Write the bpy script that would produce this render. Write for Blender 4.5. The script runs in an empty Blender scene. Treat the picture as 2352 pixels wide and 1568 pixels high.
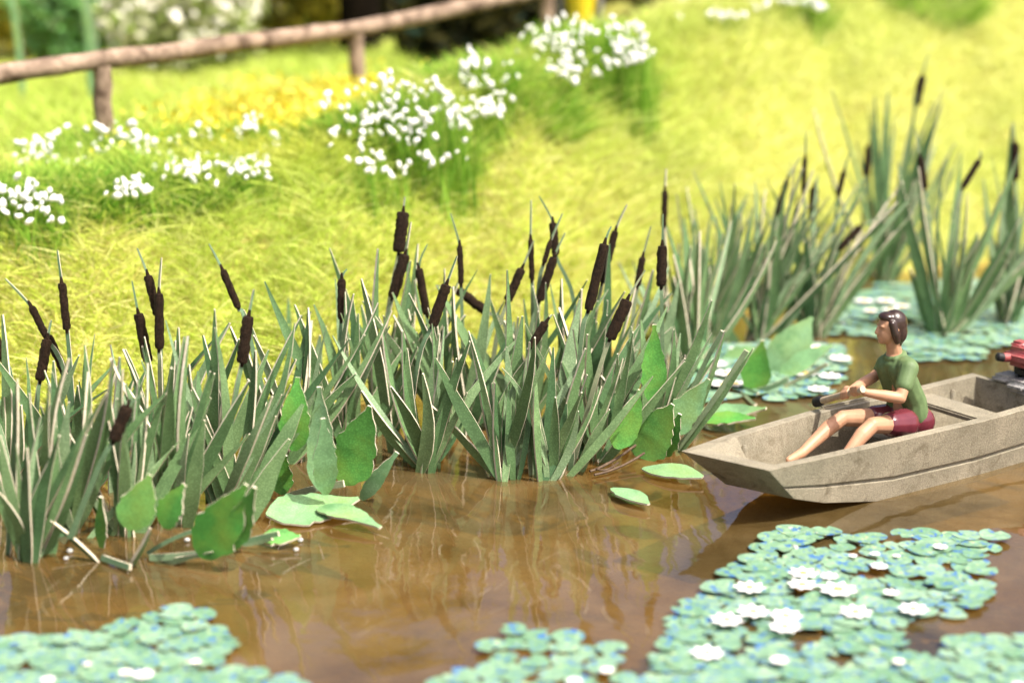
import bpy, bmesh, math, random
import numpy as np
from mathutils import Vector, Matrix, noise as mnoise

random.seed(7)
rng = np.random.default_rng(11)
SC = bpy.context.scene
COL = SC.collection

# ------------------------------------------------------------------ camera
CAM_H, PITCH, LENS = 3.8, math.radians(14.0), 60.0
cam_d = bpy.data.cameras.new('camera')
cam_d.lens = LENS
cam_d.sensor_width = 36.0
cam_d.clip_start = 0.1
cam_d.clip_end = 600.0
cam_d.dof.use_dof = True
cam_d.dof.focus_distance = 11.75
cam_d.dof.aperture_fstop = 0.39
cam_d.dof.aperture_blades = 0
cam = bpy.data.objects.new('camera', cam_d)
COL.objects.link(cam)
cam.location = (0, 0, CAM_H)
cam.rotation_euler = (math.pi / 2 - PITCH, 0, 0)
SC.camera = cam

# ------------------------------------------------------------------ light
SUN_VEC = Vector((0.48, -0.36, 1.0)).normalized()      # towards the sun
w = bpy.data.worlds.new('World')
SC.world = w
w.use_nodes = True
wn = w.node_tree.nodes
wl = w.node_tree.links
wn.clear()
wo = wn.new('ShaderNodeOutputWorld')
bg = wn.new('ShaderNodeBackground')
sk = wn.new('ShaderNodeTexSky')
sk.sky_type = 'NISHITA'
sk.sun_disc = False
sk.sun_elevation = math.asin(SUN_VEC.z)
sk.sun_rotation = math.atan2(SUN_VEC.x, SUN_VEC.y)
sk.air_density = 0.55
sk.dust_density = 6.0
sk.ozone_density = 0.6
bg.inputs['Strength'].default_value = 0.15
wl.new(sk.outputs[0], bg.inputs[0])
wl.new(bg.outputs[0], wo.inputs[0])
sd = bpy.data.lights.new('sun', 'SUN')
sd.energy = 3.7
sd.angle = math.radians(0.6)
sd.color = (1.0, 0.955, 0.88)
sun = bpy.data.objects.new('sun', sd)
COL.objects.link(sun)
sun.rotation_euler = SUN_VEC.to_track_quat('Z', 'Y').to_euler()

SC.view_settings.view_transform = 'Standard'
SC.view_settings.look = 'None'
SC.view_settings.gamma = 1.0
SC.view_settings.use_curve_mapping = False
SC.view_settings.exposure = 0.98
SC.render.engine = 'CYCLES'
SC.cycles.use_denoising = True
SC.cycles.max_bounces = 8
SC.cycles.transparent_max_bounces = 12
SC.cycles.caustics_reflective = False
SC.cycles.caustics_refractive = False

# ------------------------------------------------------------------ helpers
W_, H_ = 2352.0, 1568.0
FPX = LENS / 36.0 * W_
_c, _s = math.cos(PITCH), math.sin(PITCH)

def ray(px, py):
    x = (px - W_ / 2) / FPX
    y = -(py - H_ / 2) / FPX
    return Vector((x, _c + y * _s, -_s + y * _c))

def P(px, py, z=0.0):
    """measured picture point on a level plane of height z"""
    d = ray(px, py)
    return Vector((0, 0, CAM_H)) + d * ((z - CAM_H) / d.z)

def PY(px, py, y):
    """measured picture point on the upright plane at distance y"""
    d = ray(px, py)
    return Vector((0, 0, CAM_H)) + d * (y / d.y)

def empty(name, loc, label=None, cat=None, group=None, rz=0.0):
    o = bpy.data.objects.new(name, None)
    o.empty_display_size = 0.1
    COL.objects.link(o)
    o.location = loc
    o.rotation_euler = (0, 0, rz)
    tag(o, label, cat, group)
    return o

def tag(o, label=None, cat=None, group=None, kind=None):
    if label: o['label'] = label
    if cat: o['category'] = cat
    if group: o['group'] = group
    if kind: o['kind'] = kind
    return o

def mobj(name, me, mats, parent=None):
    o = bpy.data.objects.new(name, me)
    COL.objects.link(o)
    if mats and not me.materials:
        for m in (mats if isinstance(mats, (list, tuple)) else [mats]):
            me.materials.append(m)
    if parent: o.parent = parent
    return o

def bm_obj(name, bm, mats, parent=None, smooth=True, autos=None):
    me = bpy.data.meshes.new(name)
    bm.normal_update()
    bm.to_mesh(me)
    bm.free()
    if smooth:
        me.polygons.foreach_set('use_smooth', [True] * len(me.polygons))
        if autos: me.set_sharp_from_angle(angle=math.radians(autos))
    return mobj(name, me, mats, parent)

def np_mesh(name, verts, loops, sizes, cols=None, smooth=False):
    me = bpy.data.meshes.new(name)
    n = len(verts)
    me.vertices.add(n)
    me.vertices.foreach_set('co', np.ascontiguousarray(verts, dtype=np.float32).ravel())
    me.loops.add(len(loops))
    me.loops.foreach_set('vertex_index', np.ascontiguousarray(loops, dtype=np.int32))
    me.polygons.add(len(sizes))
    st = np.concatenate([[0], np.cumsum(sizes)[:-1]]).astype(np.int32)
    me.polygons.foreach_set('loop_start', st)
    if smooth:
        me.polygons.foreach_set('use_smooth', np.ones(len(sizes), dtype=bool))
    me.update(calc_edges=True)
    if cols is not None:
        a = me.attributes.new('tint', 'FLOAT_COLOR', 'POINT')
        c4 = np.ones((n, 4), dtype=np.float32)
        c4[:, :3] = cols
        a.data.foreach_set('color', c4.ravel())
    return me

# ------------------------------------------------------------------ materials
def new_mat(name):
    m = bpy.data.materials.new(name)
    m.use_nodes = True
    nt = m.node_tree
    nt.nodes.clear()
    out = nt.nodes.new('ShaderNodeOutputMaterial')
    return m, nt, out

def N(nt, typ, **kw):
    n = nt.nodes.new(typ)
    for k, v in kw.items():
        if k in n.inputs: n.inputs[k].default_value = v
        else: setattr(n, k, v)
    return n

def ramp(nt, src, stops, interp='LINEAR'):
    r = nt.nodes.new('ShaderNodeValToRGB')
    r.color_ramp.interpolation = interp
    el = r.color_ramp.elements
    while len(el) < len(stops): el.new(0.5)
    for e, (p, c) in zip(el, stops):
        e.position = p
        e.color = (*c, 1) if len(c) == 3 else c
    nt.links.new(src, r.inputs[0])
    return r.outputs[0]

def mixc(nt, fac, a, b, mode='MIX'):
    m = nt.nodes.new('ShaderNodeMix')
    m.data_type = 'RGBA'
    m.blend_type = mode
    for sock, v in ((m.inputs[0], fac), (m.inputs[6], a), (m.inputs[7], b)):
        if hasattr(v, 'is_output'): nt.links.new(v, sock)
        elif isinstance(v, (int, float)): sock.default_value = v
        else: sock.default_value = (*v, 1)
    return m.outputs[2]

def coords(nt, scale=(1, 1, 1), rand=True, which='Object'):
    tc = nt.nodes.new('ShaderNodeTexCoord')
    mp = nt.nodes.new('ShaderNodeMapping')
    mp.inputs['Scale'].default_value = scale
    nt.links.new(tc.outputs[which], mp.inputs[0])
    if rand:
        oi = nt.nodes.new('ShaderNodeObjectInfo')
        mu = N(nt, 'ShaderNodeMath', operation='MULTIPLY')
        mu.inputs[1].default_value = 37.0
        nt.links.new(oi.outputs['Random'], mu.inputs[0])
        nt.links.new(mu.outputs[0], mp.inputs['Location'])
    return mp.outputs[0]

def noise(nt, vec, scale, detail=3.0, rough=0.55, dist=0.0):
    n = N(nt, 'ShaderNodeTexNoise', Scale=scale, Detail=detail, Roughness=rough, Distortion=dist)
    nt.links.new(vec, n.inputs['Vector'])
    return n.outputs[0]

def voro(nt, vec, scale, feature='F1', out=0):
    n = N(nt, 'ShaderNodeTexVoronoi', Scale=scale)
    n.feature = feature
    nt.links.new(vec, n.inputs['Vector'])
    return n.outputs[out]

def bump(nt, h, strength=0.3, dist=0.02):
    b = N(nt, 'ShaderNodeBump', Strength=strength, Distance=dist)
    nt.links.new(h, b.inputs['Height'])
    return b.outputs[0]

def princ(nt, out, color, rough=0.6, spec=0.4, normal=None, link=True, **kw):
    p = nt.nodes.new('ShaderNodeBsdfPrincipled')
    if hasattr(color, 'is_output'): nt.links.new(color, p.inputs['Base Color'])
    else: p.inputs['Base Color'].default_value = (*color, 1)
    if hasattr(rough, 'is_output'): nt.links.new(rough, p.inputs['Roughness'])
    else: p.inputs['Roughness'].default_value = rough
    p.inputs['Specular IOR Level'].default_value = spec
    for k, v in kw.items(): p.inputs[k].default_value = v
    if normal is not None: nt.links.new(normal, p.inputs['Normal'])
    if link: nt.links.new(p.outputs[0], out.inputs[0])
    return p

def leafy(nt, out, color, rough=0.6, trans=0.3, spec=0.3, normal=None):
    p = princ(nt, out, color, rough, spec, normal, link=False)
    t = nt.nodes.new('ShaderNodeBsdfTranslucent')
    if hasattr(color, 'is_output'): nt.links.new(color, t.inputs[0])
    else: t.inputs[0].default_value = (*color, 1)
    mx = N(nt, 'ShaderNodeMixShader')
    mx.inputs[0].default_value = trans
    nt.links.new(p.outputs[0], mx.inputs[1])
    nt.links.new(t.outputs[0], mx.inputs[2])
    nt.links.new(mx.outputs[0], out.inputs[0])

MAT = {}

def mat_ground():
    m, nt, out = new_mat('ground_soil')
    g = nt.nodes.new('ShaderNodeNewGeometry')
    sx = nt.nodes.new('ShaderNodeSeparateXYZ')
    nt.links.new(g.outputs['Position'], sx.inputs[0])
    pos = g.outputs['Position']
    soil = ramp(nt, noise(nt, pos, 1.6, 6), [(0.3, (0.34, 0.36, 0.06)), (0.5, (0.42, 0.41, 0.09)), (0.7, (0.38, 0.30, 0.09))])
    n1 = noise(nt, pos, 0.9, 6, 0.6, 0.8)
    bed = ramp(nt, n1, [(0.30, (0.085, 0.05, 0.013)), (0.45, (0.20, 0.118, 0.03)), (0.6, (0.30, 0.18, 0.048)), (0.75, (0.18, 0.10, 0.028))])
    mr = N(nt, 'ShaderNodeMapRange')
    mr.inputs[1].default_value = -0.02
    mr.inputs[2].default_value = 0.06
    nt.links.new(sx.outputs[2], mr.inputs[0])
    c = mixc(nt, mr.outputs[0], bed, soil)
    princ(nt, out, c, 0.95, 0.1, bump(nt, noise(nt, pos, 14, 5), 0.6, 0.05))
    return m
MAT['ground'] = mat_ground()

def mat_water():
    m, nt, out = new_mat('brown_water')
    g = nt.nodes.new('ShaderNodeNewGeometry')
    pos = g.outputs['Position']
    mp = nt.nodes.new('ShaderNodeMapping')
    mp.inputs['Scale'].default_value = (1.0, 1.0, 1.0)
    nt.links.new(pos, mp.inputs[0])
    h1 = noise(nt, mp.outputs[0], 0.9, 2, 0.5, 0.3)
    h2 = noise(nt, mp.outputs[0], 5.0, 2, 0.5)
    ad = N(nt, 'ShaderNodeMath', operation='MULTIPLY_ADD')
    ad.inputs[1].default_value = 0.10
    nt.links.new(h2, ad.inputs[0])
    nt.links.new(h1, ad.inputs[2])
    nm = bump(nt, ad.outputs[0], 0.22, 0.10)
    murk = ramp(nt, noise(nt, pos, 1.1, 5, 0.6, 1.2), [(0.3, (0.075, 0.049, 0.015)), (0.5, (0.165, 0.110, 0.040)), (0.72, (0.24, 0.168, 0.075))])
    d = N(nt, 'ShaderNodeBsdfDiffuse')
    nt.links.new(murk, d.inputs[0])
    t = N(nt, 'ShaderNodeBsdfTransparent')
    t.inputs[0].default_value = (0.84, 0.72, 0.46, 1)
    body = N(nt, 'ShaderNodeMixShader')
    body.inputs[0].default_value = 0.62
    nt.links.new(d.outputs[0], body.inputs[1])
    nt.links.new(t.outputs[0], body.inputs[2])
    gl = N(nt, 'ShaderNodeBsdfGlossy', Roughness=0.05)
    gl.inputs[0].default_value = (1, 1, 1, 1)
    nt.links.new(nm, gl.inputs['Normal'])
    fr = N(nt, 'ShaderNodeFresnel', IOR=1.75)
    nt.links.new(nm, fr.inputs['Normal'])
    mx = N(nt, 'ShaderNodeMixShader')
    nt.links.new(fr.outputs[0], mx.inputs[0])
    nt.links.new(body.outputs[0], mx.inputs[1])
    nt.links.new(gl.outputs[0], mx.inputs[2])
    nt.links.new(mx.outputs[0], out.inputs[0])
    return m
MAT['water'] = mat_water()

def mat_blades(name, trans=0.35, rough=0.75):
    m, nt, out = new_mat(name)
    a = nt.nodes.new('ShaderNodeAttribute')
    a.attribute_name = 'tint'
    leafy(nt, out, a.outputs['Color'], rough, trans, 0.15)
    return m
MAT['blades'] = mat_blades('grass_fibre')

def mat_leaf(name, stops, dot=0.25, spot=None, rough=0.55, trans=0.12, patch=0.0):
    m, nt, out = new_mat(name)
    oi = nt.nodes.new('ShaderNodeObjectInfo')
    base = ramp(nt, oi.outputs['Random'], stops)
    v = coords(nt)
    mott = ramp(nt, noise(nt, v, 5.0, 4), [(0.3, (0.72, 0.74, 0.7)), (0.7, (1.2, 1.18, 1.15))])
    c = mixc(nt, 1.0, base, mott, 'MULTIPLY')
    dots = ramp(nt, voro(nt, v, 75.0), [(0.25, (1.35, 1.3, 1.35)), (0.55, (0.82, 0.84, 0.8))])
    c = mixc(nt, dot, c, mixc(nt, 1.0, c, dots, 'MULTIPLY'))
    if patch:
        yf = ramp(nt, noise(nt, v, 3.2, 4, 0.6), [(0.45, (0, 0, 0)), (0.70, (patch, patch, patch))])
        c = mixc(nt, yf, c, (0.26, 0.34, 0.04))
    if spot:
        f = ramp(nt, noise(nt, v, 2.2, 5, 0.7), [(0.58, (0, 0, 0)), (0.72, (1, 1, 1))])
        c = mixc(nt, f, c, spot)
    leafy(nt, out, c, rough, trans, 0.42, bump(nt, noise(nt, v, 40, 2), 0.15, 0.01))
    return m
MAT['reed'] = mat_leaf('reed_paper', [(0.0, (0.065, 0.145, 0.055)), (0.35, (0.12, 0.225, 0.085)), (0.7, (0.185, 0.30, 0.125)), (1.0, (0.27, 0.39, 0.22))], 0.7, trans=0.2)
MAT['stalk'] = mat_leaf('stalk_paper', [(0.0, (0.10, 0.19, 0.095)), (0.6, (0.17, 0.24, 0.13)), (1.0, (0.24, 0.27, 0.16))], 0.4)
MAT['broad'] = mat_leaf('broad_leaf_paper', [(0.0, (0.055, 0.24, 0.035)), (0.5, (0.09, 0.30, 0.05)), (1.0, (0.14, 0.37, 0.10))], 0.7, (0.025, 0.10, 0.018), patch=0.45)
MAT['palesheen'] = mat_leaf('pale_sheen_leaf_paper', [(0.0, (0.17, 0.34, 0.15)), (1.0, (0.22, 0.39, 0.20))], 0.6, (0.10, 0.24, 0.09), patch=0.35)  # paler copy of the broad leaf: paper sheen put into the colour

def mat_plain(name, col, col2, scale=20, rough=0.7, spec=0.3, bs=0.3, bd=0.01, dist=0.0):
    m, nt, out = new_mat(name)
    v = coords(nt)
    c = ramp(nt, noise(nt, v, scale, 5, 0.6, dist), [(0.33, col), (0.67, col2)])
    princ(nt, out, c, rough, spec, bump(nt, noise(nt, v, scale * 3, 4), bs, bd))
    return m
MAT['edge'] = mat_plain('cut_paper_edge', (0.50, 0.44, 0.31), (0.66, 0.60, 0.46), 30, 0.9, 0.1)
MAT['head'] = mat_plain('seed_head_crust', (0.010, 0.005, 0.002), (0.036, 0.020, 0.010), 45, 0.55, 0.12, 1.0, 0.02)
MAT['bark'] = mat_plain('brown_bark', (0.065, 0.038, 0.022), (0.40, 0.29, 0.205), 5, 0.8, 0.3, 0.6, 0.02, 0.4)
MAT['twig'] = mat_plain('dark_twig', (0.05, 0.03, 0.018), (0.13, 0.085, 0.05), 20, 0.7)
MAT['white'] = mat_plain('white_petal', (0.78, 0.77, 0.72), (0.85, 0.84, 0.81), 20, 0.6, 0.3, 0.1)
MAT['cream'] = mat_plain('cream_petal', (0.62, 0.58, 0.46), (0.76, 0.73, 0.62), 8, 0.8, 0.2, 0.2)
MAT['yellow'] = mat_plain('yellow_centre', (0.75, 0.50, 0.05), (0.80, 0.60, 0.15), 40, 0.7)
MAT['hair'] = mat_plain('painted_hair', (0.022, 0.010, 0.006), (0.036, 0.017, 0.010), 30, 0.28, 0.55, 0.25, 0.004)
MAT['skin'] = mat_plain('painted_skin', (0.40, 0.205, 0.115), (0.48, 0.26, 0.15), 9, 0.5, 0.4, 0.15, 0.004)
MAT['shirt'] = mat_plain('painted_shirt', (0.085, 0.135, 0.05), (0.12, 0.18, 0.07), 14, 0.55, 0.35, 0.35, 0.006)
MAT['shorts'] = mat_plain('painted_shorts', (0.105, 0.018, 0.026), (0.135, 0.026, 0.034), 10, 0.22, 0.55, 0.12, 0.004)
MAT['red'] = mat_plain('worn_red_paint', (0.24, 0.035, 0.035), (0.34, 0.10, 0.09), 16, 0.45, 0.5, 0.4, 0.01)
MAT['black'] = mat_plain('black_metal', (0.008, 0.008, 0.008), (0.02, 0.02, 0.02), 16, 0.5)
MAT['greymetal'] = mat_plain('grey_metal', (0.14, 0.14, 0.135), (0.36, 0.34, 0.31), 22, 0.6, 0.4, 0.5)
MAT['oarwood'] = mat_plain('oar_wood', (0.34, 0.26, 0.17), (0.48, 0.38, 0.27), 12, 0.6)
MAT['tub'] = mat_plain('yellow_paint', (0.80, 0.58, 0.02), (0.84, 0.66, 0.05), 6, 0.4)
MAT['trunk'] = mat_plain('dark_trunk', (0.004, 0.003, 0.002), (0.010, 0.007, 0.004), 6, 0.95, 0.03)

def mat_boat():
    m, nt, out = new_mat('cast_boat_resin')
    v = coords(nt, rand=False)
    c = ramp(nt, noise(nt, v, 3.0, 5, 0.6, 0.5), [(0.3, (0.19, 0.168, 0.115)), (0.7, (0.30, 0.262, 0.185))])
    grain = ramp(nt, noise(nt, v, 95, 3, 0.7), [(0.35, (0.62, 0.6, 0.58)), (0.6, (1.12, 1.12, 1.12))])
    c = mixc(nt, 0.75, c, mixc(nt, 1.0, c, grain, 'MULTIPLY'))
    st = ramp(nt, noise(nt, v, 6.0, 6, 0.75, 1.0), [(0.52, (0, 0, 0)), (0.70, (1, 1, 1))])
    c = mixc(nt, st, c, (0.115, 0.092, 0.055))
    princ(nt, out, c, 0.62, 0.4, bump(nt, noise(nt, v, 70, 4, 0.7), 0.7, 0.008))
    return m
MAT['boat'] = mat_boat()

def mat_pad():
    m, nt, out = new_mat('printed_lily_pad')
    oi = nt.nodes.new('ShaderNodeObjectInfo')
    v = coords(nt)
    base = ramp(nt, oi.outputs['Random'], [(0.0, (0.12, 0.24, 0.13)), (0.5, (0.165, 0.285, 0.165)), (1.0, (0.21, 0.325, 0.205))])
    mottle = ramp(nt, noise(nt, v, 2.4, 3), [(0.45, (0.85, 0.88, 0.9)), (0.65, (1.3, 1.2, 1.25))])  # random tone variation across the pad
    c = mixc(nt, 1.0, base, mottle, 'MULTIPLY')
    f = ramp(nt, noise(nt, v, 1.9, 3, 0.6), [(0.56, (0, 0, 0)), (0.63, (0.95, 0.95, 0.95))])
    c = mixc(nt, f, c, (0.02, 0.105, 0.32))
    f2 = ramp(nt, noise(nt, v, 2.6, 2, 0.5), [(0.30, (1, 1, 1)), (0.36, (0, 0, 0))])
    c = mixc(nt, f2, c, (0.40, 0.44, 0.22))
    princ(nt, out, c, 0.42, 0.45, bump(nt, noise(nt, v, 30, 2), 0.2, 0.01))
    return m
MAT['pad'] = mat_pad()

def mat_clear():
    m, nt, out = new_mat('clear_drop')
    princ(nt, out, (0.9, 0.88, 0.82), 0.03, 0.6, **{'Transmission Weight': 0.6})
    return m
MAT['drop'] = mat_clear()

# ------------------------------------------------------------------ terrain
SHX = np.array([-60, -9, -6.5, -3.86, -2.6, -1.3, 0.09, 1.45, 2.75, 3.9, 5.8, 11, 60.])
SHY = np.array([12.0, 12.0, 12.2, 12.3, 12.4, 13.1, 14.2, 15.5, 17.0, 18.2, 19.0, 21., 24.])
ZCX = np.array([-60, -8, -4.3, -3.5, -2.3, -1.57, -0.8, -0.14, 1.05, 2.7, 6.9, 12, 60.])
ZCZ = np.array([1.3, 1.35, 1.50, 1.58, 1.62, 1.80, 2.10, 2.28, 2.50, 2.75, 3.5, 3.9, 4.0])
PLX = np.array([-60, -2.4, -1.4, -0.6, 1.2, 3.2, 60.])
PLK = np.array([0.0, 0.0, 0.05, 1.1, 1.1, 0.0, 0.0])   # how far the land drops behind the crest

def shore(x): return np.interp(x, SHX, SHY)

def ground_z(x, y):
    x = np.asarray(x, float); y = np.asarray(y, float)
    d = y - shore(x) + 0.10 * np.sin(3.1 * x) + 0.06 * np.sin(7.3 * x + 1.0)
    zc = np.interp(x, ZCX, ZCZ)
    sl = 0.70 * d
    k = 0.35
    hh = np.clip(0.5 + 0.5 * (zc - sl) / k, 0, 1)
    z = zc * (1 - hh) + sl * hh - k * hh * (1 - hh)
    dc = zc / 0.70
    t = np.clip((d - dc - 0.5) / 1.6, 0, 1)
    t = t * t * (3 - 2 * t)
    z = z - np.interp(x, PLX, PLK) * t
    z = z + np.where(d > 0.1, 1, 0) * (0.035 * np.sin(2.3 * x + 1.7 * y) + 0.03 * np.sin(4.1 * x - 3.3 * y + 2) + 0.02 * np.sin(9 * x + 5 * y)) * np.clip(d, 0, 1)
    bed = np.maximum(0.55 * d, -0.42 + 0.05 * np.sin(1.3 * x + 0.9 * y))
    z = np.where(d < 0, bed, z)
    z = np.where(y < -18, np.maximum(z, np.minimum((-18 - y) * 0.2 - 0.4, 1.5)), z)
    return z

def gz(x, y): return float(ground_z(x, y))

def axis(lo, a, b, hi, step, big):
    return np.concatenate([np.arange(lo, a, big), np.arange(a, b, step), np.arange(b, hi + big, big)])
gx = axis(-90, -8, 12, 90, 0.13, 5.0)
gy = axis(-60, 4, 28, 150, 0.13, 5.0)
GX, GY = np.meshgrid(gx, gy)
GZ = ground_z(GX, GY)
nx, ny = len(gx), len(gy)
idx = np.arange(nx * ny).reshape(ny, nx)
quads = np.stack([idx[:-1, :-1], idx[:-1, 1:], idx[1:, 1:], idx[1:, :-1]], -1).reshape(-1)
me = np_mesh('ground', np.stack([GX, GY, GZ], -1).reshape(-1, 3), quads, np.full(len(quads) // 4, 4), smooth=True)
tag(mobj('ground', me, MAT['ground']), 'sloping grassy bank and brown pond bed', None, None, 'structure')

wb = bmesh.new()
bmesh.ops.create_grid(wb, x_segments=2, y_segments=2, size=1)
bmesh.ops.scale(wb, vec=(80, 21.5, 1), verts=wb.verts)
bmesh.ops.translate(wb, vec=(0, 2.5, 0), verts=wb.verts)
tag(bm_obj('water', wb, MAT['water']), 'still brown pond water reflecting the reeds', None, None, 'structure')

# ------------------------------------------------------------------ grass fibres
def blades(roots, dirs, length, width, curve, cols, side=None):
    """ribbons of three segments from arrays; returns verts, loops, sizes, cols"""
    n = len(roots)
    dirs = dirs / np.linalg.norm(dirs, axis=1, keepdims=True)
    if side is None:
        side = rng.normal(size=(n, 3))
    side = np.cross(dirs, side)
    side /= np.linalg.norm(side, axis=1, keepdims=True) + 1e-9
    L = length[:, None]
    vs = []
    for t, wk in ((0.0, 1.0), (0.4, 0.85), (0.75, 0.6)):
        c = roots + dirs * L * t + curve * L * (t * t)
        vs += [c - side * (width[:, None] * wk / 2), c + side * (width[:, None] * wk / 2)]
    vs.append(roots + dirs * L + curve * L)
    V = np.stack(vs, 1)
    b = (np.arange(n) * 7)[:, None]
    f = np.concatenate([b + np.array([[0, 1, 3, 2]]), b + np.array([[2, 3, 5, 4]]), b + np.array([[4, 5, 6]])], 1)
    sizes = np.tile([4, 4, 3], n)
    C = np.repeat(cols, 7, axis=0)
    return V.reshape(-1, 3), f.reshape(-1), sizes, C

def pick_cols(n, pal, wts, jit=0.18):
    pal = np.array(pal)
    k = rng.choice(len(pal), n, p=np.array(wts) / np.sum(wts))
    return pal[k] * (1 + rng.normal(size=(n, 1)) * jit).clip(0.6, 1.5)

def patch(x, y):
    return 0.5 + 0.25 * np.sin(1.1 * x + 0.7 * y) + 0.25 * np.sin(2.3 * x - 1.9 * y + 1.3)

def make_grass(n, x0, x1, y0, y1, lmin, lmax, wid, lean, dmin=0.02, dmax=99):
    x = rng.uniform(x0, x1, n); y = rng.uniform(y0, y1, n)
    d = y - shore(x)
    ok = (d > dmin) & (d < dmax)
    # only where the lens, or one a step aside, could see it
    ok &= np.abs(x) < 0.36 * y + 1.3
    x, y, d = x[ok], y[ok], d[ok]
    n = len(x)
    z = ground_z(x, y) - 0.01
    ang = rng.uniform(0, 2 * np.pi, n)
    ln = np.abs(rng.normal(lean, 0.35, n))
    dirs = np.stack([np.cos(ang) * ln, np.sin(ang) * ln - 0.10, np.ones(n)], 1)
    curve = np.stack([rng.normal(0, .35, n), rng.normal(0, .35, n) - .1, -np.abs(rng.normal(0.1, .25, n))], 1)
    L = rng.uniform(lmin, lmax, n)
    wd = rng.uniform(0.7, 1.25, n) * wid
    pt = patch(x, y)
    c = pick_cols(n, [(0.62, 0.66, 0.15), (0.70, 0.66, 0.27), (0.54, 0.66, 0.09), (0.62, 0.54, 0.19)], [4, 3, 3, 1.2], 0.13)
    far = np.clip((x + 0.5) / 5, 0, 1)[:, None]
    c = c * (1 - 0.75 * far) + np.array([0.72, 0.735, 0.29]) * 0.75 * far
    green = np.array([0.44, 0.58, 0.09])
    crest = np.clip((d * 0.7 - np.interp(x, ZCX, ZCZ) + 0.7) / 0.6, 0, 1)
    g = np.clip((pt - 0.45) * 0.9 + crest * 0.55, 0, 0.75)[:, None] * (1 - 0.55 * far)
    c = c * (1 - g) + green * g * (1 + rng.normal(size=(n, 1)) * .12)
    yl = np.clip(1 - (np.hypot(x + 2.3, (y - 17.6) * 0.5) / 1.5) ** 2, 0, 1)[:, None] * 0.8
    c = c * (1 - yl) + np.array([0.72, 0.62, 0.06]) * yl
    return blades(np.stack([x, y, z], 1), dirs, L, wd, curve, c)

def join_blades(parts):
    V, F, S, C, o = [], [], [], [], 0
    for v, f, s, c in parts:
        V.append(v); F.append(f + o); S.append(s); C.append(c); o += len(v)
    return np.concatenate(V), np.concatenate(F), np.concatenate(S), np.concatenate(C)

parts = [make_grass(105000, -6, 3.2, 11.8, 18, 0.18, 0.46, 0.0115, 1.0, 0.02, 4.2),
         make_grass(150000, 1.0, 9.5, 14.5, 26, 0.16, 0.36, 0.013, 0.9, 0.02, 8.5),
         make_grass(60000, -8, 3.5, 15.5, 27, 0.2, 0.42, 0.02, 0.6, 2.6, 20)]
V, F, S, C = join_blades(parts)
g = mobj('grass', np_mesh('grass', V, F, S, C), MAT['blades'])
tag(g, 'fine yellow green grass covering the sunny bank', 'grass', None, 'stuff')

# ------------------------------------------------------------------ plant builders
class MB:
    def __init__(self): self.v, self.f, self.m = [], [], []
    def build(self, name, mats, parent=None, origin=None, smooth=True):
        o3 = Vector(origin) if origin is not None else Vector((0, 0, 0))
        me = bpy.data.meshes.new(name)
        me.from_pydata([tuple(Vector(p) - o3) for p in self.v], [], self.f)
        me.polygons.foreach_set('material_index', self.m)
        if smooth:
            me.polygons.foreach_set('use_smooth', [True] * len(self.f))
            me.set_sharp_from_angle(angle=math.radians(40))
        me.update()
        return mobj(name, me, mats, parent)
    def leaf(self, pts, widths, normal, th=0.011, fold=0.0, jag=0.0):
        """a cut paper strip: pts the centre line, printed faces (0) and pale cut edges (1)"""
        n = len(pts); b = len(self.v)
        for i, p in enumerate(pts):
            a = pts[min(i + 1, n - 1)] - pts[max(i - 1, 0)]
            a.normalize()
            s = a.cross(normal)
            if s.length < 1e-4: s = a.cross(Vector((0.3, 0.5, 0.8)))
            s.normalize()
            nn = s.cross(a).normalized()
            w = widths[i]
            l = w / 2 * (1 + random.uniform(-jag, jag)); r = w / 2 * (1 + random.uniform(-jag, jag))
            up = nn * (th / 2); fo = nn * (fold * w)
            self.v += [p - s * l + up + fo, p + up, p + s * r + up + fo, p + s * r - up + fo, p - up, p - s * l - up + fo]
        for i in range(n - 1):
            q = b + 6 * i; r = q + 6
            for (j, k, mi) in ((0, 1, 0), (1, 2, 0), (2, 3, 1), (3, 4, 0), (4, 5, 0), (5, 0, 1)):
                self.f.append((q + j, q + k, r + k, r + j)); self.m.append(mi)
        self.f.append(tuple(b + k for k in (5, 4, 3, 2, 1, 0))); self.m.append(1)
        e = b + 6 * (n - 1)
        self.f.append(tuple(e + k for k in range(6))); self.m.append(1)
    def tube(self, pts, rad, seg=8, mi=0, bumpy=0.0):
        n = len(pts); b = len(self.v)
        ref = Vector((0.31, 0.77, 0.2))
        for i, p in enumerate(pts):
            a = pts[min(i + 1, n - 1)] - pts[max(i - 1, 0)]
            a.normalize()
            s = a.cross(ref).normalized(); t = a.cross(s)
            for k in range(seg):
                an = 2 * math.pi * k / seg
                r = rad[i] * (1 + random.uniform(-bumpy, bumpy))
                self.v.append(p + s * math.cos(an) * r + t * math.sin(an) * r)
        for i in range(n - 1):
            for k in range(seg):
                k2 = (k + 1) % seg
                self.f.append((b + i * seg + k, b + i * seg + k2, b + (i + 1) * seg + k2, b + (i + 1) * seg + k)); self.m.append(mi)
        self.f.append(tuple(b + k for k in reversed(range(seg)))); self.m.append(mi)
        self.f.append(tuple(b + (n - 1) * seg + k for k in range(seg))); self.m.append(mi)

def bez(a, c, b, n):
    return [a * (1 - t) ** 2 + c * 2 * t * (1 - t) + b * t * t for t in [i / (n - 1) for i in range(n)]]

def jitv(s): return Vector((random.gauss(0, s), random.gauss(0, s), random.gauss(0, s)))

def face_normal(ang=0.5):
    a = random.gauss(0, ang)
    return Vector((math.sin(a), -math.cos(a), 0.15)).normalized()

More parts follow.
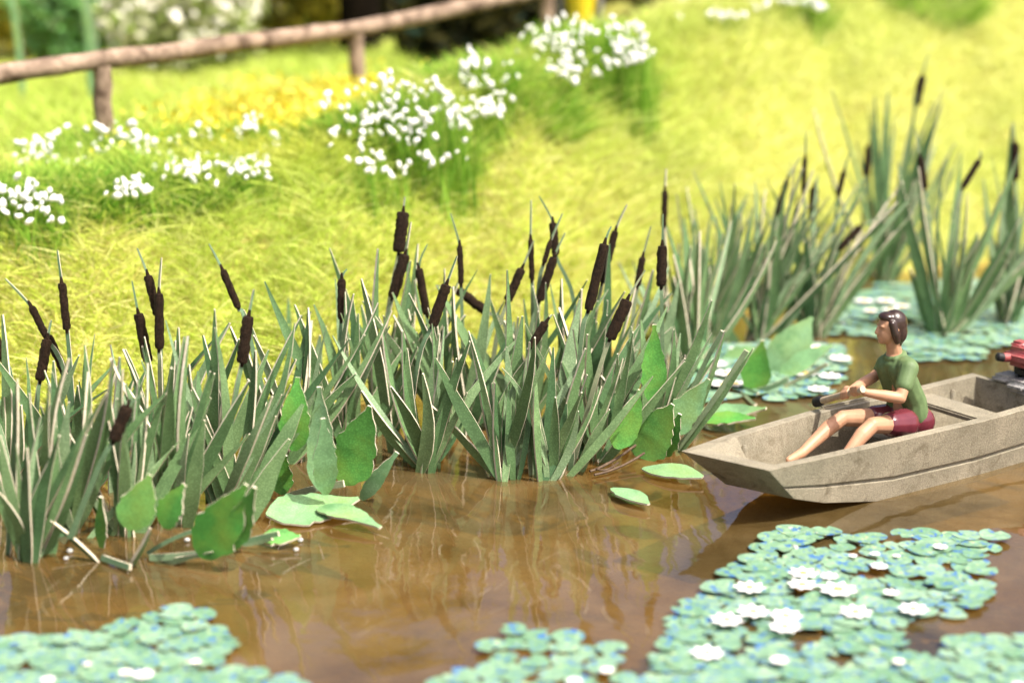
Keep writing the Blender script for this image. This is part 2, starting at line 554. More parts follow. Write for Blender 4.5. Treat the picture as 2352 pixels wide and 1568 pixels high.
def add_reed(root, base, tip, width, bend=0.04, n=8):
    L = (tip - base).length
    mid = (base + tip) / 2 + jitv(bend * L)
    pts = bez(base, mid, tip, n)
    wb0 = random.uniform(0.45, 0.7); pk = random.uniform(0.28, 0.5)
    ws = []
    for i in range(n):
        t = i / (n - 1)
        k = wb0 + (1 - wb0) * math.sin(min(t / pk, 1) * math.pi / 2) if t < pk else (1 - ((t - pk) / (1 - pk)) ** 1.5 * 0.90)
        ws.append(width * k)
    mb = MB()
    mb.leaf(pts, ws, face_normal(), random.uniform(0.013, 0.018), random.uniform(0.0, 0.10), 0.09)
    return mb.build('leaf', [MAT['reed'], MAT['edge']], root, root.location)

CLUMPS = [  # base px, random leaves, height m, spread, label
 ((60, 1285), 6, 1.0, .30, 'leafy cattail clump rising straight from open water at the near left corner of the pond'),
 ((150, 1225), 11, 1.15, .30, 'cattail clump carrying the blurred dark seed head nearest the camera, leaning right'),
 ((285, 1225), 10, 1.05, .32, 'cattail clump directly behind the upright oval leaves at the near left'),
 ((405, 1195), 11, 1.15, .30, 'cattail clump with two touching seed heads above it, left of the lone thick upright head'),
 ((520, 1160), 12, 1.15, .34, 'cattail clump with one thick dark upright seed head, beside the big rounded green leaf'),
 ((35, 1120), 11, 1.1, .30, 'cattail clump with crossed brown seed heads against the yellow grass, at the left edge'),
 ((190, 1120), 10, 1.05, .30, 'cattail clump with a single slim straight seed head near the left edge'),
 ((360, 1085), 9, 1.0, .30, 'rear cattail clump against the yellow grass behind the two touching seed heads'),
 ((660, 1060), 9, 1.1, .28, 'cattail clump behind the pale upright broad leaf, one lone head tilting left'),
 ((795, 1035), 10, 1.2, .28, 'cattail clump with one short seed head hugging a leaf, left of the tall pair'),
 ((975, 1078), 12, 1.0, .34, 'dark narrow footed cattail clump standing in rippled water beside a splayed leaf'),
 ((1160, 1098), 8, 1.0, .26, 'wide leaved cattail clump at the front centre, its lowest leaf bent out to the left'),
 ((1262, 1098), 7, 0.95, .28, 'small cattail clump in open water with the short head on a curved stem'),
 ((1365, 1055), 11, 1.0, .34, 'cattail clump behind the dark twig, with a thick head leaning right'),
 ((1490, 1030), 10, 0.95, .34, 'cattail clump with the tallest straight dark head, beside the folded green leaf'),
 ((880, 985), 12, 1.25, .28, 'cattail clump with two thick dark heads stacked one above the other'),
 ((1050, 995), 14, 1.15, .32, 'dense cattail clump with a broken head lying sideways across its top'),
 ((1215, 985), 14, 1.1, .32, 'dense cattail clump with three slim heads standing in front of plain grass'),
 ((1355, 970), 12, 1.1, .34, 'cattail clump with several rough heads leaning right in one bundle'),
 ((1590, 855), 8, 1.2, .30, 'headless cattail clump between the tallest straight head and the far pads'),
 ((1640, 785), 11, 1.4, .30, 'blurred cattail clump with broad upright leaves behind the far pads'),
 ((1740, 780), 12, 1.5, .32, 'blurred cattail clump with three dark heads on the far shore'),
 ((1865, 772), 10, 1.35, .30, 'blurred cattail clump leaning right with a head bent low, left of the rower'),
 ((2030, 648), 9, 1.9, .26, 'farthest and tallest cattail clump, standing on the bank above the rower'),
 ((2168, 770), 7, 1.6, .34, 'open fan of cattail leaves rising from the pads behind the boat'),
 ((2315, 742), 8, 1.5, .30, 'cattail clump at the right edge beyond the red motor'),
]
clump_roots, clump_px = [], []
for (px, n, h, sp, lab) in CLUMPS:
    b = P(*px)
    b.z = max(0.0, gz(b.x, b.y))
    r = empty('cattail_clump', b, lab, 'cattail', 'cattail clumps along the shore')
    clump_roots.append(r); clump_px.append(px)

def nearest(px, py):
    return min(range(len(clump_px)), key=lambda i: (clump_px[i][0] - px) ** 2 + (2.2 * (clump_px[i][1] - py)) ** 2)

for i, (px, n, h, sp, lab) in enumerate(CLUMPS):
    r = clump_roots[i]
    for k in range(int(n * (1.6 if i < 19 else 2.7))):
        hh = h * random.uniform(0.55, 1.12)
        a = random.uniform(0, 2 * math.pi); rad = random.uniform(0.02, 0.11)
        base = r.location + Vector((math.cos(a) * rad, math.sin(a) * rad * 0.8, -0.03))
        tip = base + Vector((random.gauss(0.10, sp) * hh, random.gauss(0, 0.18) * hh, hh))
        add_reed(r, base, tip, random.uniform(0.036, 0.105) * (1.0 if i < 19 else 0.78), 0.06)

HERO = [  # base px, tip px, width px
 (1142, 1092, 977, 920, 22), (1150, 1076, 1080, 768, 46), (1168, 1096, 1130, 880, 24), (1172, 1094, 1164, 796, 34),
 (1188, 1088, 1200, 726, 34), (1240, 1096, 1212, 800, 30), (1260, 1096, 1271, 797, 28), (1272, 1060, 1332, 686, 42),
 (1274, 1098, 1305, 1034, 26), (1305, 1092, 1499, 864, 20), (1330, 1082, 1400, 940, 24), (1285, 1090, 1345, 800, 30),
 (965, 1076, 1040, 830, 36), (985, 1074, 1075, 930, 24), (955, 1068, 935, 800, 34), (900, 1040, 830, 640, 26),
 (870, 1000, 868, 572, 26), (905, 980, 757, 570, 22), (795, 1000, 770, 640, 24), (870, 990, 830, 700, 28),
 (1330, 980, 1395, 690, 32), (1440, 1020, 1450, 750, 30), (1500, 1020, 1635, 690, 26), (1560, 1035, 1730, 800, 16),
 (1570, 1030, 1665, 760, 14), (1340, 760, 1262, 640, 26), (1300, 990, 1290, 640, 26), (1165, 1060, 1165, 620, 24),
 (55, 1284, 0, 1000, 32), (64, 1290, 62, 1030, 32), (108, 1240, 67, 903, 24), (98, 1272, 199, 998, 26), (200, 1235, 413, 1012, 16),
 (230, 1288, 117, 1194, 24), (480, 1150, 493, 710, 26), (386, 1100, 410, 752, 26), (500, 1100, 617, 803, 28), (520, 1130, 680, 825, 28),
 (560, 1180, 700, 920, 42), (558, 1200, 664, 1008, 52), (430, 1210, 470, 965, 36), (692, 1000, 735, 770, 36), (296, 1298, 345, 1212, 22),
 (365, 1288, 488, 1266, 15), (666, 930, 662, 684, 20), (20, 1270, 40, 870, 30), (255, 1130, 275, 820, 26), (120, 1270, 130, 980, 28),
 (1640, 785, 1698, 492, 32), (1690, 785, 1560, 640, 28), (1878, 772, 2055, 533, 26), (1720, 780, 1838, 500, 34), (1790, 770, 1900, 560, 30),
 (1600, 800, 1570, 500, 26), (2152, 770, 2064, 402, 26), (2142, 768, 2088, 614, 24), (2180, 770, 2246, 536, 46), (2196, 770, 2325, 577, 22),
 (2202, 768, 2345, 500, 24), (2308, 744, 2352, 600, 46), (2312, 740, 2323, 290, 26), (2030, 646, 2040, 213, 30), (2020, 646, 2008, 220, 20),
 (2042, 640, 2162, 238, 28), (2035, 640, 2150, 330, 24), (1545, 800, 1560, 560, 26), (1470, 930, 1560, 640, 26),
 (1100, 985, 1040, 770, 30), (1010, 990, 1000, 720, 28), (940, 960, 960, 560, 26), (1390, 960, 1400, 560, 24), (1420, 950, 1500, 620, 24)]
for (bx, by, tx, ty, wpx) in HERO:
    i = nearest(bx, by)
    b = P(bx, by); b.z = -0.02
    t = PY(tx, ty, b.y + random.gauss(0.0, 0.10))
    add_reed(clump_roots[i], b, t, wpx * b.y * 1.03 / FPX * 1.05, 0.03, 9)

HEADS = [  # head top, head bottom, tip, stalk points, width px
 ((72, 705), (108, 775), (12, 640), [(150, 860), (190, 1090)], 20), ((112, 772), (150, 860), (78, 708), [(165, 900), (205, 1090)], 22),
 ((108, 780), (92, 872), (118, 735), [(85, 920), (70, 1100)], 28), ((142, 652), (154, 755), (132, 575), [(165, 900), (170, 1100)], 22),
 ((340, 634), (362, 722), (315, 570), [(368, 800), (375, 1060)], 24), ((365, 675), (366, 800), (371, 592), [(368, 850), (372, 1070)], 25),
 ((318, 722), (340, 830), (303, 645), [(347, 880), (370, 1060)], 28), ((512, 622), (547, 706), (480, 560), [(566, 745), (640, 1040)], 20),
 ((571, 728), (556, 832), (583, 665), [(540, 910), (500, 1150)], 31), ((292, 935), (262, 1010), (330, 905), [(232, 1060), (160, 1225)], 36, -0.5),
 ((0, 790), (4, 822), (-12, 740), [(26, 870), (40, 1080)], 18), ((785, 642), (784, 732), (797, 618), [(782, 800), (785, 1020)], 22),
 ((926, 488), (916, 578), (930, 452), [(890, 720), (860, 970)], 33), ((930, 585), (902, 682), (944, 510), [(880, 780), (850, 985)], 29),
 ((962, 618), (980, 722), (982, 560), [(985, 800), (1000, 980)], 22), ((1025, 655), (994, 746), (1050, 588), [(960, 830), (930, 1060)], 29),
 ((1052, 667), (1118, 716), (1000, 655), [(1160, 750), (1180, 930)], 26, -0.35), ((1056, 566), (1059, 650), (1035, 490), [(1063, 800), (1065, 980)], 16),
 ((1198, 618), (1166, 690), (1226, 553), [(1140, 780), (1110, 980)], 24), ((1219, 552), (1222, 640), (1220, 460), [(1224, 700), (1225, 970)], 15),
 ((1270, 512), (1276, 585), (1238, 450), [(1320, 700), (1335, 950)], 22), ((1263, 558), (1250, 602), (1292, 490), [(1236, 680), (1225, 970)], 14),
 ((1272, 592), (1240, 688), (1298, 535), [(1215, 780), (1200, 980)], 24), ((1413, 532), (1384, 648), (1440, 470), [(1365, 740), (1340, 960)], 19),
 ((1388, 562), (1352, 710), (1404, 520), [(1335, 780), (1310, 1080)], 27), ((1476, 592), (1464, 656), (1495, 520), [(1450, 760), (1430, 960)], 18),
 ((1521, 566), (1519, 656), (1523, 492), [(1520, 700), (1522, 930), (1522, 1020)], 27), ((1527, 440), (1525, 520), (1530, 388), [(1528, 600), (1530, 860)], 16),
 ((1440, 690), (1402, 776), (1482, 620), [(1370, 870), (1310, 1075)], 32), ((1253, 742), (1220, 795), (1268, 722), [(1206, 900), (1222, 1090)], 24),
 ((1808, 415), (1785, 490), (1838, 360), [(1770, 560), (1730, 780)], 14), ((1849, 365), (1845, 440), (1851, 300), [(1842, 520), (1760, 780)], 13),
 ((1870, 432), (1866, 505), (1880, 402), [(1862, 560), (1850, 770)], 23), ((1938, 396), (1925, 450), (1952, 350), [(1915, 540), (1880, 770)], 14),
 ((1997, 336), (1990, 402), (2004, 262), [(1978, 560), (1990, 650)], 20), ((1975, 522), (1930, 570), (2032, 495), [(1870, 650), (1790, 780)], 20),
 ((2118, 176), (2105, 240), (2132, 122), [(2060, 440), (2030, 650)], 21), ((2114, 362), (2124, 432), (2102, 298), [(2140, 560), (2155, 770)], 19),
 ((2248, 370), (2212, 430), (2252, 345), [(2200, 520), (2185, 770)], 17), ((2331, 330), (2332, 410), (2326, 280), [(2340, 560), (2325, 745)], 21)]

def add_cattail(top, bot, tip, stalk, wpx, fwd=0.0):
    fx, fy = stalk[-1]
    i = nearest(fx, fy)
    r = clump_roots[i]
    foot = P(fx, fy); foot.z = 0
    if fwd: foot = PY(fx, fy, foot.y + fwd)
    y0 = foot.y - 0.05
    sc = y0 * 1.03 / FPX
    pts2 = [stalk[-1]] + list(reversed(stalk[:-1])) + [bot, top, tip]
    pts = [PY(px, py, y0 + 0.02 * k) for k, (px, py) in enumerate(pts2)]
    pts[0] = foot + Vector((0, 0, -0.03))
    fine, ws = [], []
    m = len(pts) - 1
    for k in range(m):
        ca = pts[max(k - 1, 0)]; cb = pts[k]; cc = pts[k + 1]; cd = pts[min(k + 2, m)]
        for q in range(4):
            t = q / 4
            fine.append(0.5 * ((2 * cb) + (cc - ca) * t + (2 * ca - 5 * cb + 4 * cc - cd) * t * t + (3 * cb - ca - 3 * cc + cd) * t ** 3))
            ws.append(1 - 0.75 * (k + t) / m)
    fine.append(pts[-1]); ws.append(0.12)
    mb = MB()
    mb.leaf(fine, [max(0.008, 0.040 * k) for k in ws], face_normal(0.3), 0.012, 0.0, 0.1)
    st = mb.build('stalk', [MAT['stalk'], MAT['edge']], r, r.location)
    hb = MB()
    a, b = pts[-3], pts[-2]
    rad = wpx * sc / 2 * 0.86
    n = 16
    hp = [a.lerp(b, k / (n - 1)) + jitv(0.0012) for k in range(n)]
    ax = (b - a).normalized()
    hp = [a - ax * 0.03, a - ax * 0.006] + hp + [b + ax * 0.006, b + ax * 0.05]
    rr = [0.012, 0.014] + [rad * (0.86 if k in (0, n - 1) else random.uniform(0.97, 1.03)) for k in range(n)] + [0.014, 0.008]
    hb.tube(hp, rr, 13, 0, 0.09)
    ho = hb.build('seed_head', [MAT['head']], st, r.location)
    return st
for hd in HEADS: add_cattail(*hd)

# ------------------------------------------------------------------ broad leaved plants
def broad_leaf(root, base, tip, width, normal, mat='broad', curl=0.06, name='leaf', stem=0.0, fold=0.10):
    L = (tip - base).length
    mid = (base + tip) / 2 + normal * curl * L * random.choice((-1, 1)) + jitv(0.03 * L)
    n = 17
    pts = bez(base, mid, tip, n)
    ws = []
    for k in range(n):
        t = k / (n - 1)
        u = max(0.0, (t - stem) / (1 - stem))
        prof = math.sin(math.pi * min(1, u ** 0.78 * 0.98 + 0.02)) ** 0.9 * (1.12 - 0.25 * u)
        ws.append(max(0.03, width * prof))
    mb = MB()
    mb.leaf(pts, ws, normal, 0.013, fold, 0.12)
    return mb.build(name, [MAT[mat], MAT['edge']], root, root.location)

CAMN = Vector((0, -1, 0.25)).normalized()
def plant(basepx, label, leaves, stems=()):
    b = P(*basepx)
    r = empty('broad_leaf_plant', b, label, 'plant', 'broad leaved plants at the waterline')
    for (bx, by, tx, ty, wpx, mat, dy, flat, *wl_) in leaves:
        q = P(bx, by); q.z = 0.015
        if wl_: q = PY(bx, by, P(bx, wl_[0]).y)
        if flat:
            t = P(tx, ty, 0.05 + dy); nrm = Vector((random.gauss(0, .08), -0.25, 1)).normalized(); q.z = 0.05
            k = (1 / 0.40)
            ax = (t - q).normalized()
            k = 1 + 1.2 * abs(ax.x)            # foreshortened when it lies across the view
        else:
            t = PY(tx, ty, q.y + dy); nrm = (CAMN + Vector((random.gauss(0, .28), 0, random.gauss(0, .15)))).normalized(); k = 1
        broad_leaf(r, q, t, wpx * q.y * 1.03 / FPX * k, nrm, mat)
    for (bx, by, tx, ty, wpx) in stems:
        q = P(bx, by); q.z = 0.03
        t = PY(tx, ty, q.y - 0.05)
        if t.z < 0.02: t = P(tx, ty, 0.04)
        mb = MB()
        mb.leaf(bez(q, (q + t) / 2 + jitv(0.03), t, 6), [wpx * q.y / FPX * 1.03] * 6, CAMN, 0.02)
        mb.build('stem', [MAT['stalk'], MAT['edge']], r, r.location)
    return r
plant((400, 1270), 'low plant of rounded bright green leaves at the near left waterline',
      [(300, 1216, 345, 1090, 84, 'broad', -.02, 0, 1300), (380, 1212, 424, 1112, 66, 'broad', -.02, 0, 1300), (462, 1278, 566, 1112, 108, 'broad', -.1, 0, 1310),
       (530, 1265, 585, 1118, 60, 'broad', -.14, 0, 1312), (235, 1262, 232, 1140, 30, 'broad', -.1, 0)],
      [(235, 1290, 300, 1302, 14), (345, 1290, 500, 1266, 16), (340, 1280, 460, 1215, 10), (520, 1270, 640, 1225, 12)])
plant((735, 1130), 'plant with green leaves, some paled by painted sheen, one sprawling flat over the water',
      [(676, 1034, 684, 866, 68, 'broad', 0, 0, 1165), (735, 1125, 733, 888, 66, 'palesheen', -.05, 0, 1165), (748, 1135, 742, 960, 56, 'palesheen', -.12, 0, 1180),
       (788, 1112, 850, 932, 104, 'broad', -.1, 0, 1150), (650, 1140, 655, 1045, 50, 'broad', -.02, 0), (830, 1150, 912, 1038, 36, 'palesheen', -.1, 0),
       (612, 1200, 825, 1145, 62, 'palesheen', 0.03, 1), (730, 1185, 874, 1212, 30, 'palesheen', 0.0, 1), (600, 1252, 690, 1232, 30, 'broad', 0.02, 1)],
      [(660, 1150, 790, 1110, 16), (560, 1260, 625, 1235, 10)])
plant((1500, 1050), 'plant with a large folded bright green leaf touching the boat bow',
      [(1500, 930, 1503, 745, 56, 'broad', .02, 0, 1060), (1462, 1052, 1545, 928, 104, 'broad', -.1, 0), (1515, 1052, 1562, 950, 56, 'broad', -.12, 0),
       (1415, 1030, 1470, 895, 66, 'broad', .0, 0, 1075), (1530, 1000, 1628, 870, 70, 'palesheen', .0, 0, 1045), (1540, 1000, 1560, 870, 56, 'broad', .15, 0),
       (1595, 965, 1760, 938, 32, 'palesheen', 0.12, 1), (1615, 985, 1735, 962, 26, 'broad', 0.06, 1)],
      [(1555, 1040, 1715, 805, 12), (1545, 1030, 1660, 760, 10)])
plant((1730, 900), 'plant with one curled upright leaf and wide leaves paled by painted sheen among the far pads',
      [(1732, 902, 1752, 782, 68, 'broad', -.05, 0), (1775, 860, 1866, 728, 92, 'palesheen', .05, 0), (1790, 868, 1912, 792, 44, 'palesheen', 0, 0),
       (1625, 860, 1580, 740, 46, 'palesheen', .1, 0), (1660, 830, 1740, 800, 36, 'palesheen', .05, 0)],
      [(1800, 895, 1900, 836, 9), (1650, 880, 1740, 905, 9), (1740, 905, 1810, 870, 12), (1690, 890, 1735, 930, 7)])

def floating_leaf(bx, by, tx, ty, wpx, label):
    q = P(bx, by, 0.03); t = P(tx, ty, 0.05)
    r = empty('floating_leaf', q, None, None, None)
    bpy.data.objects.remove(r)
    mb = MB()
    n = 9
    k = 1 + 1.2 * abs((t - q).normalized().x)
    wd = wpx * q.y * 1.03 / FPX * k
    mb.leaf(bez(q, (q + t) / 2 + Vector((0, 0, 0.02)), t, n), [max(0.02, wd * math.sin(math.pi * (0.05 + 0.9 * i / (n - 1)))) for i in range(n)],
            Vector((0.05, -0.2, 1)).normalized(), 0.012, 0.03, 0.1)
    o = mb.build('floating_leaf', [MAT['palesheen'], MAT['edge']], None, q)
    o.location = q
    return tag(o, label, 'leaf', 'loose leaves afloat by the bow')
floating_leaf(1476, 1076, 1614, 1096, 36, 'long green leaf, paled by painted sheen, floating half under the boat bow')
floating_leaf(1405, 1122, 1490, 1158, 34, 'small green leaf, paled by painted sheen, afloat below the dark twig')

tw = MB()
q0, q1, q2 = P(1475, 1010, .12), P(1400, 1070, .03), P(1310, 1072, .03)
tw.tube(bez(q0, q1, P(1355, 1082, .03), 8), [0.010] * 8, 6, 0, 0.15)
tw.tube(bez(P(1480, 1040, .08), P(1420, 1080, .03), P(1365, 1090, .03), 8), [0.009] * 8, 6, 0, 0.15)
tw.tube(bez(P(1420, 1062, .05), P(1390, 1088, .03), P(1370, 1076, .04), 6), [0.008] * 6, 6, 0, 0.15)
tag(tw.build('twig', [MAT['twig']]), 'dark twisted forked twig lying on the water left of the boat bow', 'twig')

# ------------------------------------------------------------------ lily pads
def pad_mesh(k):
    bm = bmesh.new()
    n = 16
    top = []
    for i in range(n):
        a = 2 * math.pi * i / n
        r = 1 + 0.05 * math.sin(3 * a + k) + random.uniform(-.03, .03)
        if i == 0: r = 0.45
        top.append(bm.verts.new((r * math.cos(a), r * math.sin(a), 0.03 * math.sin(2 * a + k) + 0.03)))
    c = bm.verts.new((0, 0, 0))
    for i in range(n): bm.faces.new((c, top[i], top[(i + 1) % n]))
    low = [bm.verts.new((v.co.x * .98, v.co.y * .98, v.co.z - 0.035)) for v in top]
    for i in range(n): bm.faces.new((top[i], low[i], low[(i + 1) % n], top[(i + 1) % n]))
    bm.normal_update()
    me = bpy.data.meshes.new('lily_pad')
    bm.to_mesh(me); bm.free()
    me.materials.append(MAT['pad'])
    return me
PADS = [pad_mesh(k) for k in range(5)]

def flower_mesh(n=8):
    bm = bmesh.new()
    for ring, (cnt, L, zt) in enumerate(((n, 1.0, 0.18), (n - 1, 0.72, 0.12))):
        for i in range(cnt):
            a = 2 * math.pi * (i + 0.5 * ring) / cnt
            d = Vector((math.cos(a), math.sin(a), 0)); s = Vector((-d.y, d.x, 0))
            z = Vector((0, 0, 0.06 * ring + 0.04))
            p = [z, d * L * .5 + s * L * .30 + z + Vector((0, 0, zt * .3)), d * L + Vector((0, 0, zt)) + z, d * L * .5 - s * L * .30 + z + Vector((0, 0, zt * .3))]
            bm.faces.new([bm.verts.new(q) for q in p])
    b0 = len(bm.faces)
    r = bmesh.ops.create_icosphere(bm, subdivisions=1, radius=0.31)
    for v in r['verts']: v.co = Vector((v.co.x, v.co.y, v.co.z * 0.7 + 0.16))
    bm.faces.ensure_lookup_table()
    for f in bm.faces[b0:]: f.material_index = 1
    me = bpy.data.meshes.new('flower')
    bm.to_mesh(me); bm.free()
    me.materials.append(MAT['white']); me.materials.append(MAT['yellow'])
    return me
FLOWER = flower_mesh()

def inside(pt, poly):
    x, y = pt; c = False
    for (x1, y1), (x2, y2) in zip(poly, poly[1:] + poly[:1]):
        if (y1 > y) != (y2 > y) and x < (x2 - x1) * (y - y1) / (y2 - y1) + x1: c = not c
    return c

def lily_mat(poly_px, label, flowers, rad=0.088, holes=(), gap=0.72, most=290):
    poly = [(p.x, p.y) for p in (P(*q) for q in poly_px)]
    hol = [(P(hx, hy).xy, hr) for hx, hy, hr in holes]
    xs = [p[0] for p in poly]; ys = [p[1] for p in poly]
    r = empty('lily_pad_mat', ((min(xs) + max(xs)) / 2, (min(ys) + max(ys)) / 2, 0), label, 'lily pads', 'mats of lily pads afloat')
    pts = []
    tries = 0
    while tries < 14000 and len(pts) < most:
        tries += 1
        c = (random.uniform(min(xs), max(xs)), random.uniform(min(ys), max(ys)))
        if not inside(c, poly): continue
        if any((Vector(c) - h).length < hr for h, hr in hol): continue
        if any((c[0] - a) ** 2 + (c[1] - b) ** 2 < (rad * 2 * gap * 0.78) ** 2 for a, b in pts): continue
        pts.append(c)
    for k, (x, y) in enumerate(pts):
        if gz(x, y) > -0.01: continue
        o = mobj('lily_pad', random.choice(PADS), None, r)
        s = rad * random.uniform(0.82, 1.2)
        o.location = Vector((x, y, 0.012 + 0.006 * (k % 5))) - r.location
        o.scale = (s, s, s)
        o.rotation_euler = (random.gauss(0, .012), random.gauss(0, .012), random.uniform(0, 6.28))
    for (fx, fy, wpx) in flowers:
        q = P(fx, fy, 0.06)
        s = wpx / 2 * q.y * 1.03 / FPX
        o = mobj('lily_flower', FLOWER, None, r)
        o.location = Vector((q.x, q.y, 0.05)) - r.location
        o.scale = (s, s, s * 0.55)
        o.rotation_euler = (0, 0, random.uniform(0, 6.28))
    return r
lily_mat([(1760, 1250), (1830, 1212), (1960, 1238), (2100, 1228), (2290, 1240), (2290, 1262), (2250, 1290), (2265, 1370), (2195, 1415), (2120, 1410), (2040, 1425), (2055, 1480), (1985, 1508), (1890, 1495), (1855, 1560), (1620, 1580), (1500, 1545), (1530, 1470), (1600, 1385), (1690, 1310)],
         'large drifting mat of pads with many open white lilies in front of the boat',
         [(1722, 1347, 82), (1845, 1314, 78), (1843, 1340, 78), (1925, 1352, 100), (1670, 1421, 88), (1730, 1402, 86), (1806, 1412, 86), (1803, 1437, 86), (1966, 1403, 86), (2098, 1396, 80), (2047, 1357, 44), (2020, 1297, 46), (1625, 1497, 88), (1790, 1512, 52), (1905, 1320, 50), (2010, 1268, 28), (2160, 1252, 40), (1960, 1272, 24), (2060, 1272, 22)],
         holes=((1835, 1370, .13), (2020, 1320, .13), (1730, 1450, .12), (1840, 1470, .14), (1900, 1250, .10), (1950, 1275, .10), (2180, 1310, .12)))
lily_mat([(1880, 1540), (1990, 1530), (2040, 1512), (2120, 1515), (2200, 1480), (2270, 1462), (2352, 1470), (2480, 1480), (2500, 1640), (1880, 1640)],
         'mat of pads filling the bottom right corner of the pond', [(2065, 1515, 36), (2340, 1570, 40)], holes=((2110, 1490, .12),))
lily_mat([(1020, 1568), (1100, 1545), (1115, 1490), (1165, 1448), (1310, 1470), (1410, 1500), (1400, 1540), (1530, 1560), (1840, 1590), (1840, 1650), (1000, 1650)],
         'small mat of blue flecked pads at the bottom between the two larger corners', [(1395, 1535, 40), (1320, 1560, 46)], gap=0.85)
lily_mat([(-60, 1490), (60, 1470), (120, 1475), (240, 1460), (290, 1435), (390, 1412), (460, 1420), (530, 1475), (530, 1505), (490, 1540), (640, 1560), (690, 1585), (680, 1660), (-60, 1660)],
         'mat of pads filling the bottom left corner of the pond', [(110, 1557, 42), (330, 1545, 60), (290, 1540, 40), (450, 1515, 30), (200, 1520, 24)])
lily_mat([(1560, 880), (1590, 840), (1640, 800), (1760, 790), (1850, 785), (1930, 800), (1935, 850), (1900, 905), (1800, 920), (1680, 915), (1600, 925)],
         'mat of pads with white lilies crowding the reeds left of the rower',
         [(1640, 835, 72), (1668, 856, 66), (1700, 802, 60), (1690, 880, 60), (1875, 797, 52), (1930, 822, 62), (1906, 862, 60), (1850, 856, 60), (1880, 892, 58), (1800, 812, 50), (1655, 880, 60)], 0.10, gap=.74)
lily_mat([(1885, 770), (1930, 700), (2020, 660), (2120, 655), (2250, 650), (2420, 640), (2430, 770), (2352, 790), (2260, 800), (2240, 830), (2110, 828), (2060, 780)],
         'far mat of pads with white lilies behind the rower and motor',
         [(1985, 690, 52), (2035, 690, 52), (2072, 702, 48), (2045, 710, 46), (2000, 712, 40), (2240, 672, 18), (2310, 690, 40)], 0.105,
         holes=((2050, 745, .25), (2180, 765, .20)), gap=.74)

# ------------------------------------------------------------------ rowing boat
BO = P(1765, 1080, 0.42); BO.z = 0.0
U = Vector((0.82972, 0.55818, 0)); VV = Vector((-0.55818, 0.82972, 0))
boat = empty('rowing_boat', BO, 'small sand coloured flat bottomed rowing boat with a square raked bow', 'boat', None, math.atan2(U.y, U.x))
# stations along the hull: u_rim near/far, u_floor, v near/far at rim and at chine, z chine, z rim
ST = [  # (u_nr, v_nr, u_fr, v_fr, u_nc, v_nc, u_fc, v_fc, z_chine, z_rim)
    (0.00, 0.000, -0.20, 0.62, 0.26, 0.03, 0.09, 0.50, 0.17, 0.42),
    (0.45, 0.000, 0.30, 0.74, 0.55, 0.05, 0.45, 0.68, 0.08, 0.415),
    (1.15, 0.000, 1.15, 0.86, 1.18, 0.05, 1.18, 0.81, -0.03, 0.41),
    (2.00, 0.000, 2.00, 0.87, 2.00, 0.05, 2.00, 0.82, -0.05, 0.41),
    (2.86, 0.020, 2.86, 0.87, 2.80, 0.08, 2.80, 0.81, -0.03, 0.43)]
def lerp(a, b, t): return a + (b - a) * t
def hull_section(s, inset=0.0, floor=0.0):
    (unr, vnr, ufr, vfr, unc, vnc, ufc, vfc, zc, zr) = s
    N1 = Vector((unr, vnr, zr)); N2 = Vector((unc, vnc, zc)); F2 = Vector((ufc, vfc, zc)); F1 = Vector((ufr, vfr, zr))
    if inset:
        dn = (F1 - N1).normalized()
        N1 = N1 + dn * inset; F1 = F1 - dn * inset
        N2 = N2 + dn * inset; F2 = F2 - dn * inset
        N2.z += floor; F2.z += floor
    return N1, N2, F2, F1
hb = bmesh.new()
out_rows, in_rows = [], []
for s in ST:
    N1, N2, F2, F1 = hull_section(s)
    # a lapped strake: the lower plank steps in below a groove
    mid = N1.lerp(N2, 0.60); midf = F1.lerp(F2, 0.60)
    st_in = Vector((0, 0.022, 0))
    row = [N1, N1.lerp(N2, 0.58), N1.lerp(N2, 0.60) + st_in, N1.lerp(N2, 0.64) + st_in, N1.lerp(N2, 0.65) + st_in * 0.25, N2, F2,
           F1.lerp(F2, 0.65) - st_in * 0.25, F1.lerp(F2, 0.64) - st_in, F1.lerp(F2, 0.60) - st_in, F1.lerp(F2, 0.58), F1]
    out_rows.append([hb.verts.new(p) for p in row])
for k, s in enumerate(ST):
    N1, N2, F2, F1 = hull_section(s, 0.075, 0.05)
    du = 0.13 if k == 0 else (-0.05 if k == len(ST) - 1 else 0)
    sh = Vector((du, 0, 0))
    in_rows.append([hb.verts.new(p + sh) for p in (N1, N2, F2, F1)])
for a, b in zip(out_rows[:-1], out_rows[1:]):
    for k in range(len(a) - 1): hb.faces.new((a[k], a[k + 1], b[k + 1], b[k]))
for a, b in zip(in_rows[:-1], in_rows[1:]):
    for k in range(3): hb.faces.new((a[k], b[k], b[k + 1], a[k + 1]))
for a, b, c, d in zip(out_rows[:-1], out_rows[1:], in_rows[:-1], in_rows[1:]):
    hb.faces.new((a[0], b[0], d[0], c[0])); hb.faces.new((a[-1], c[-1], d[-1], b[-1]))
for o, i in ((out_rows[0], in_rows[0]), (out_rows[-1], in_rows[-1])):
    hb.faces.new(o)
    hb.faces.new(i)
    hb.faces.new((o[0], o[-1], i[-1], i[0]))
bmesh.ops.recalc_face_normals(hb, faces=hb.faces)
hull = bm_obj('hull', hb, MAT['boat'], boat, True, 25)
bv = hull.modifiers.new('bevel', 'BEVEL'); bv.width = 0.018; bv.segments = 2; bv.limit_method = 'ANGLE'; bv.angle_limit = math.radians(28)

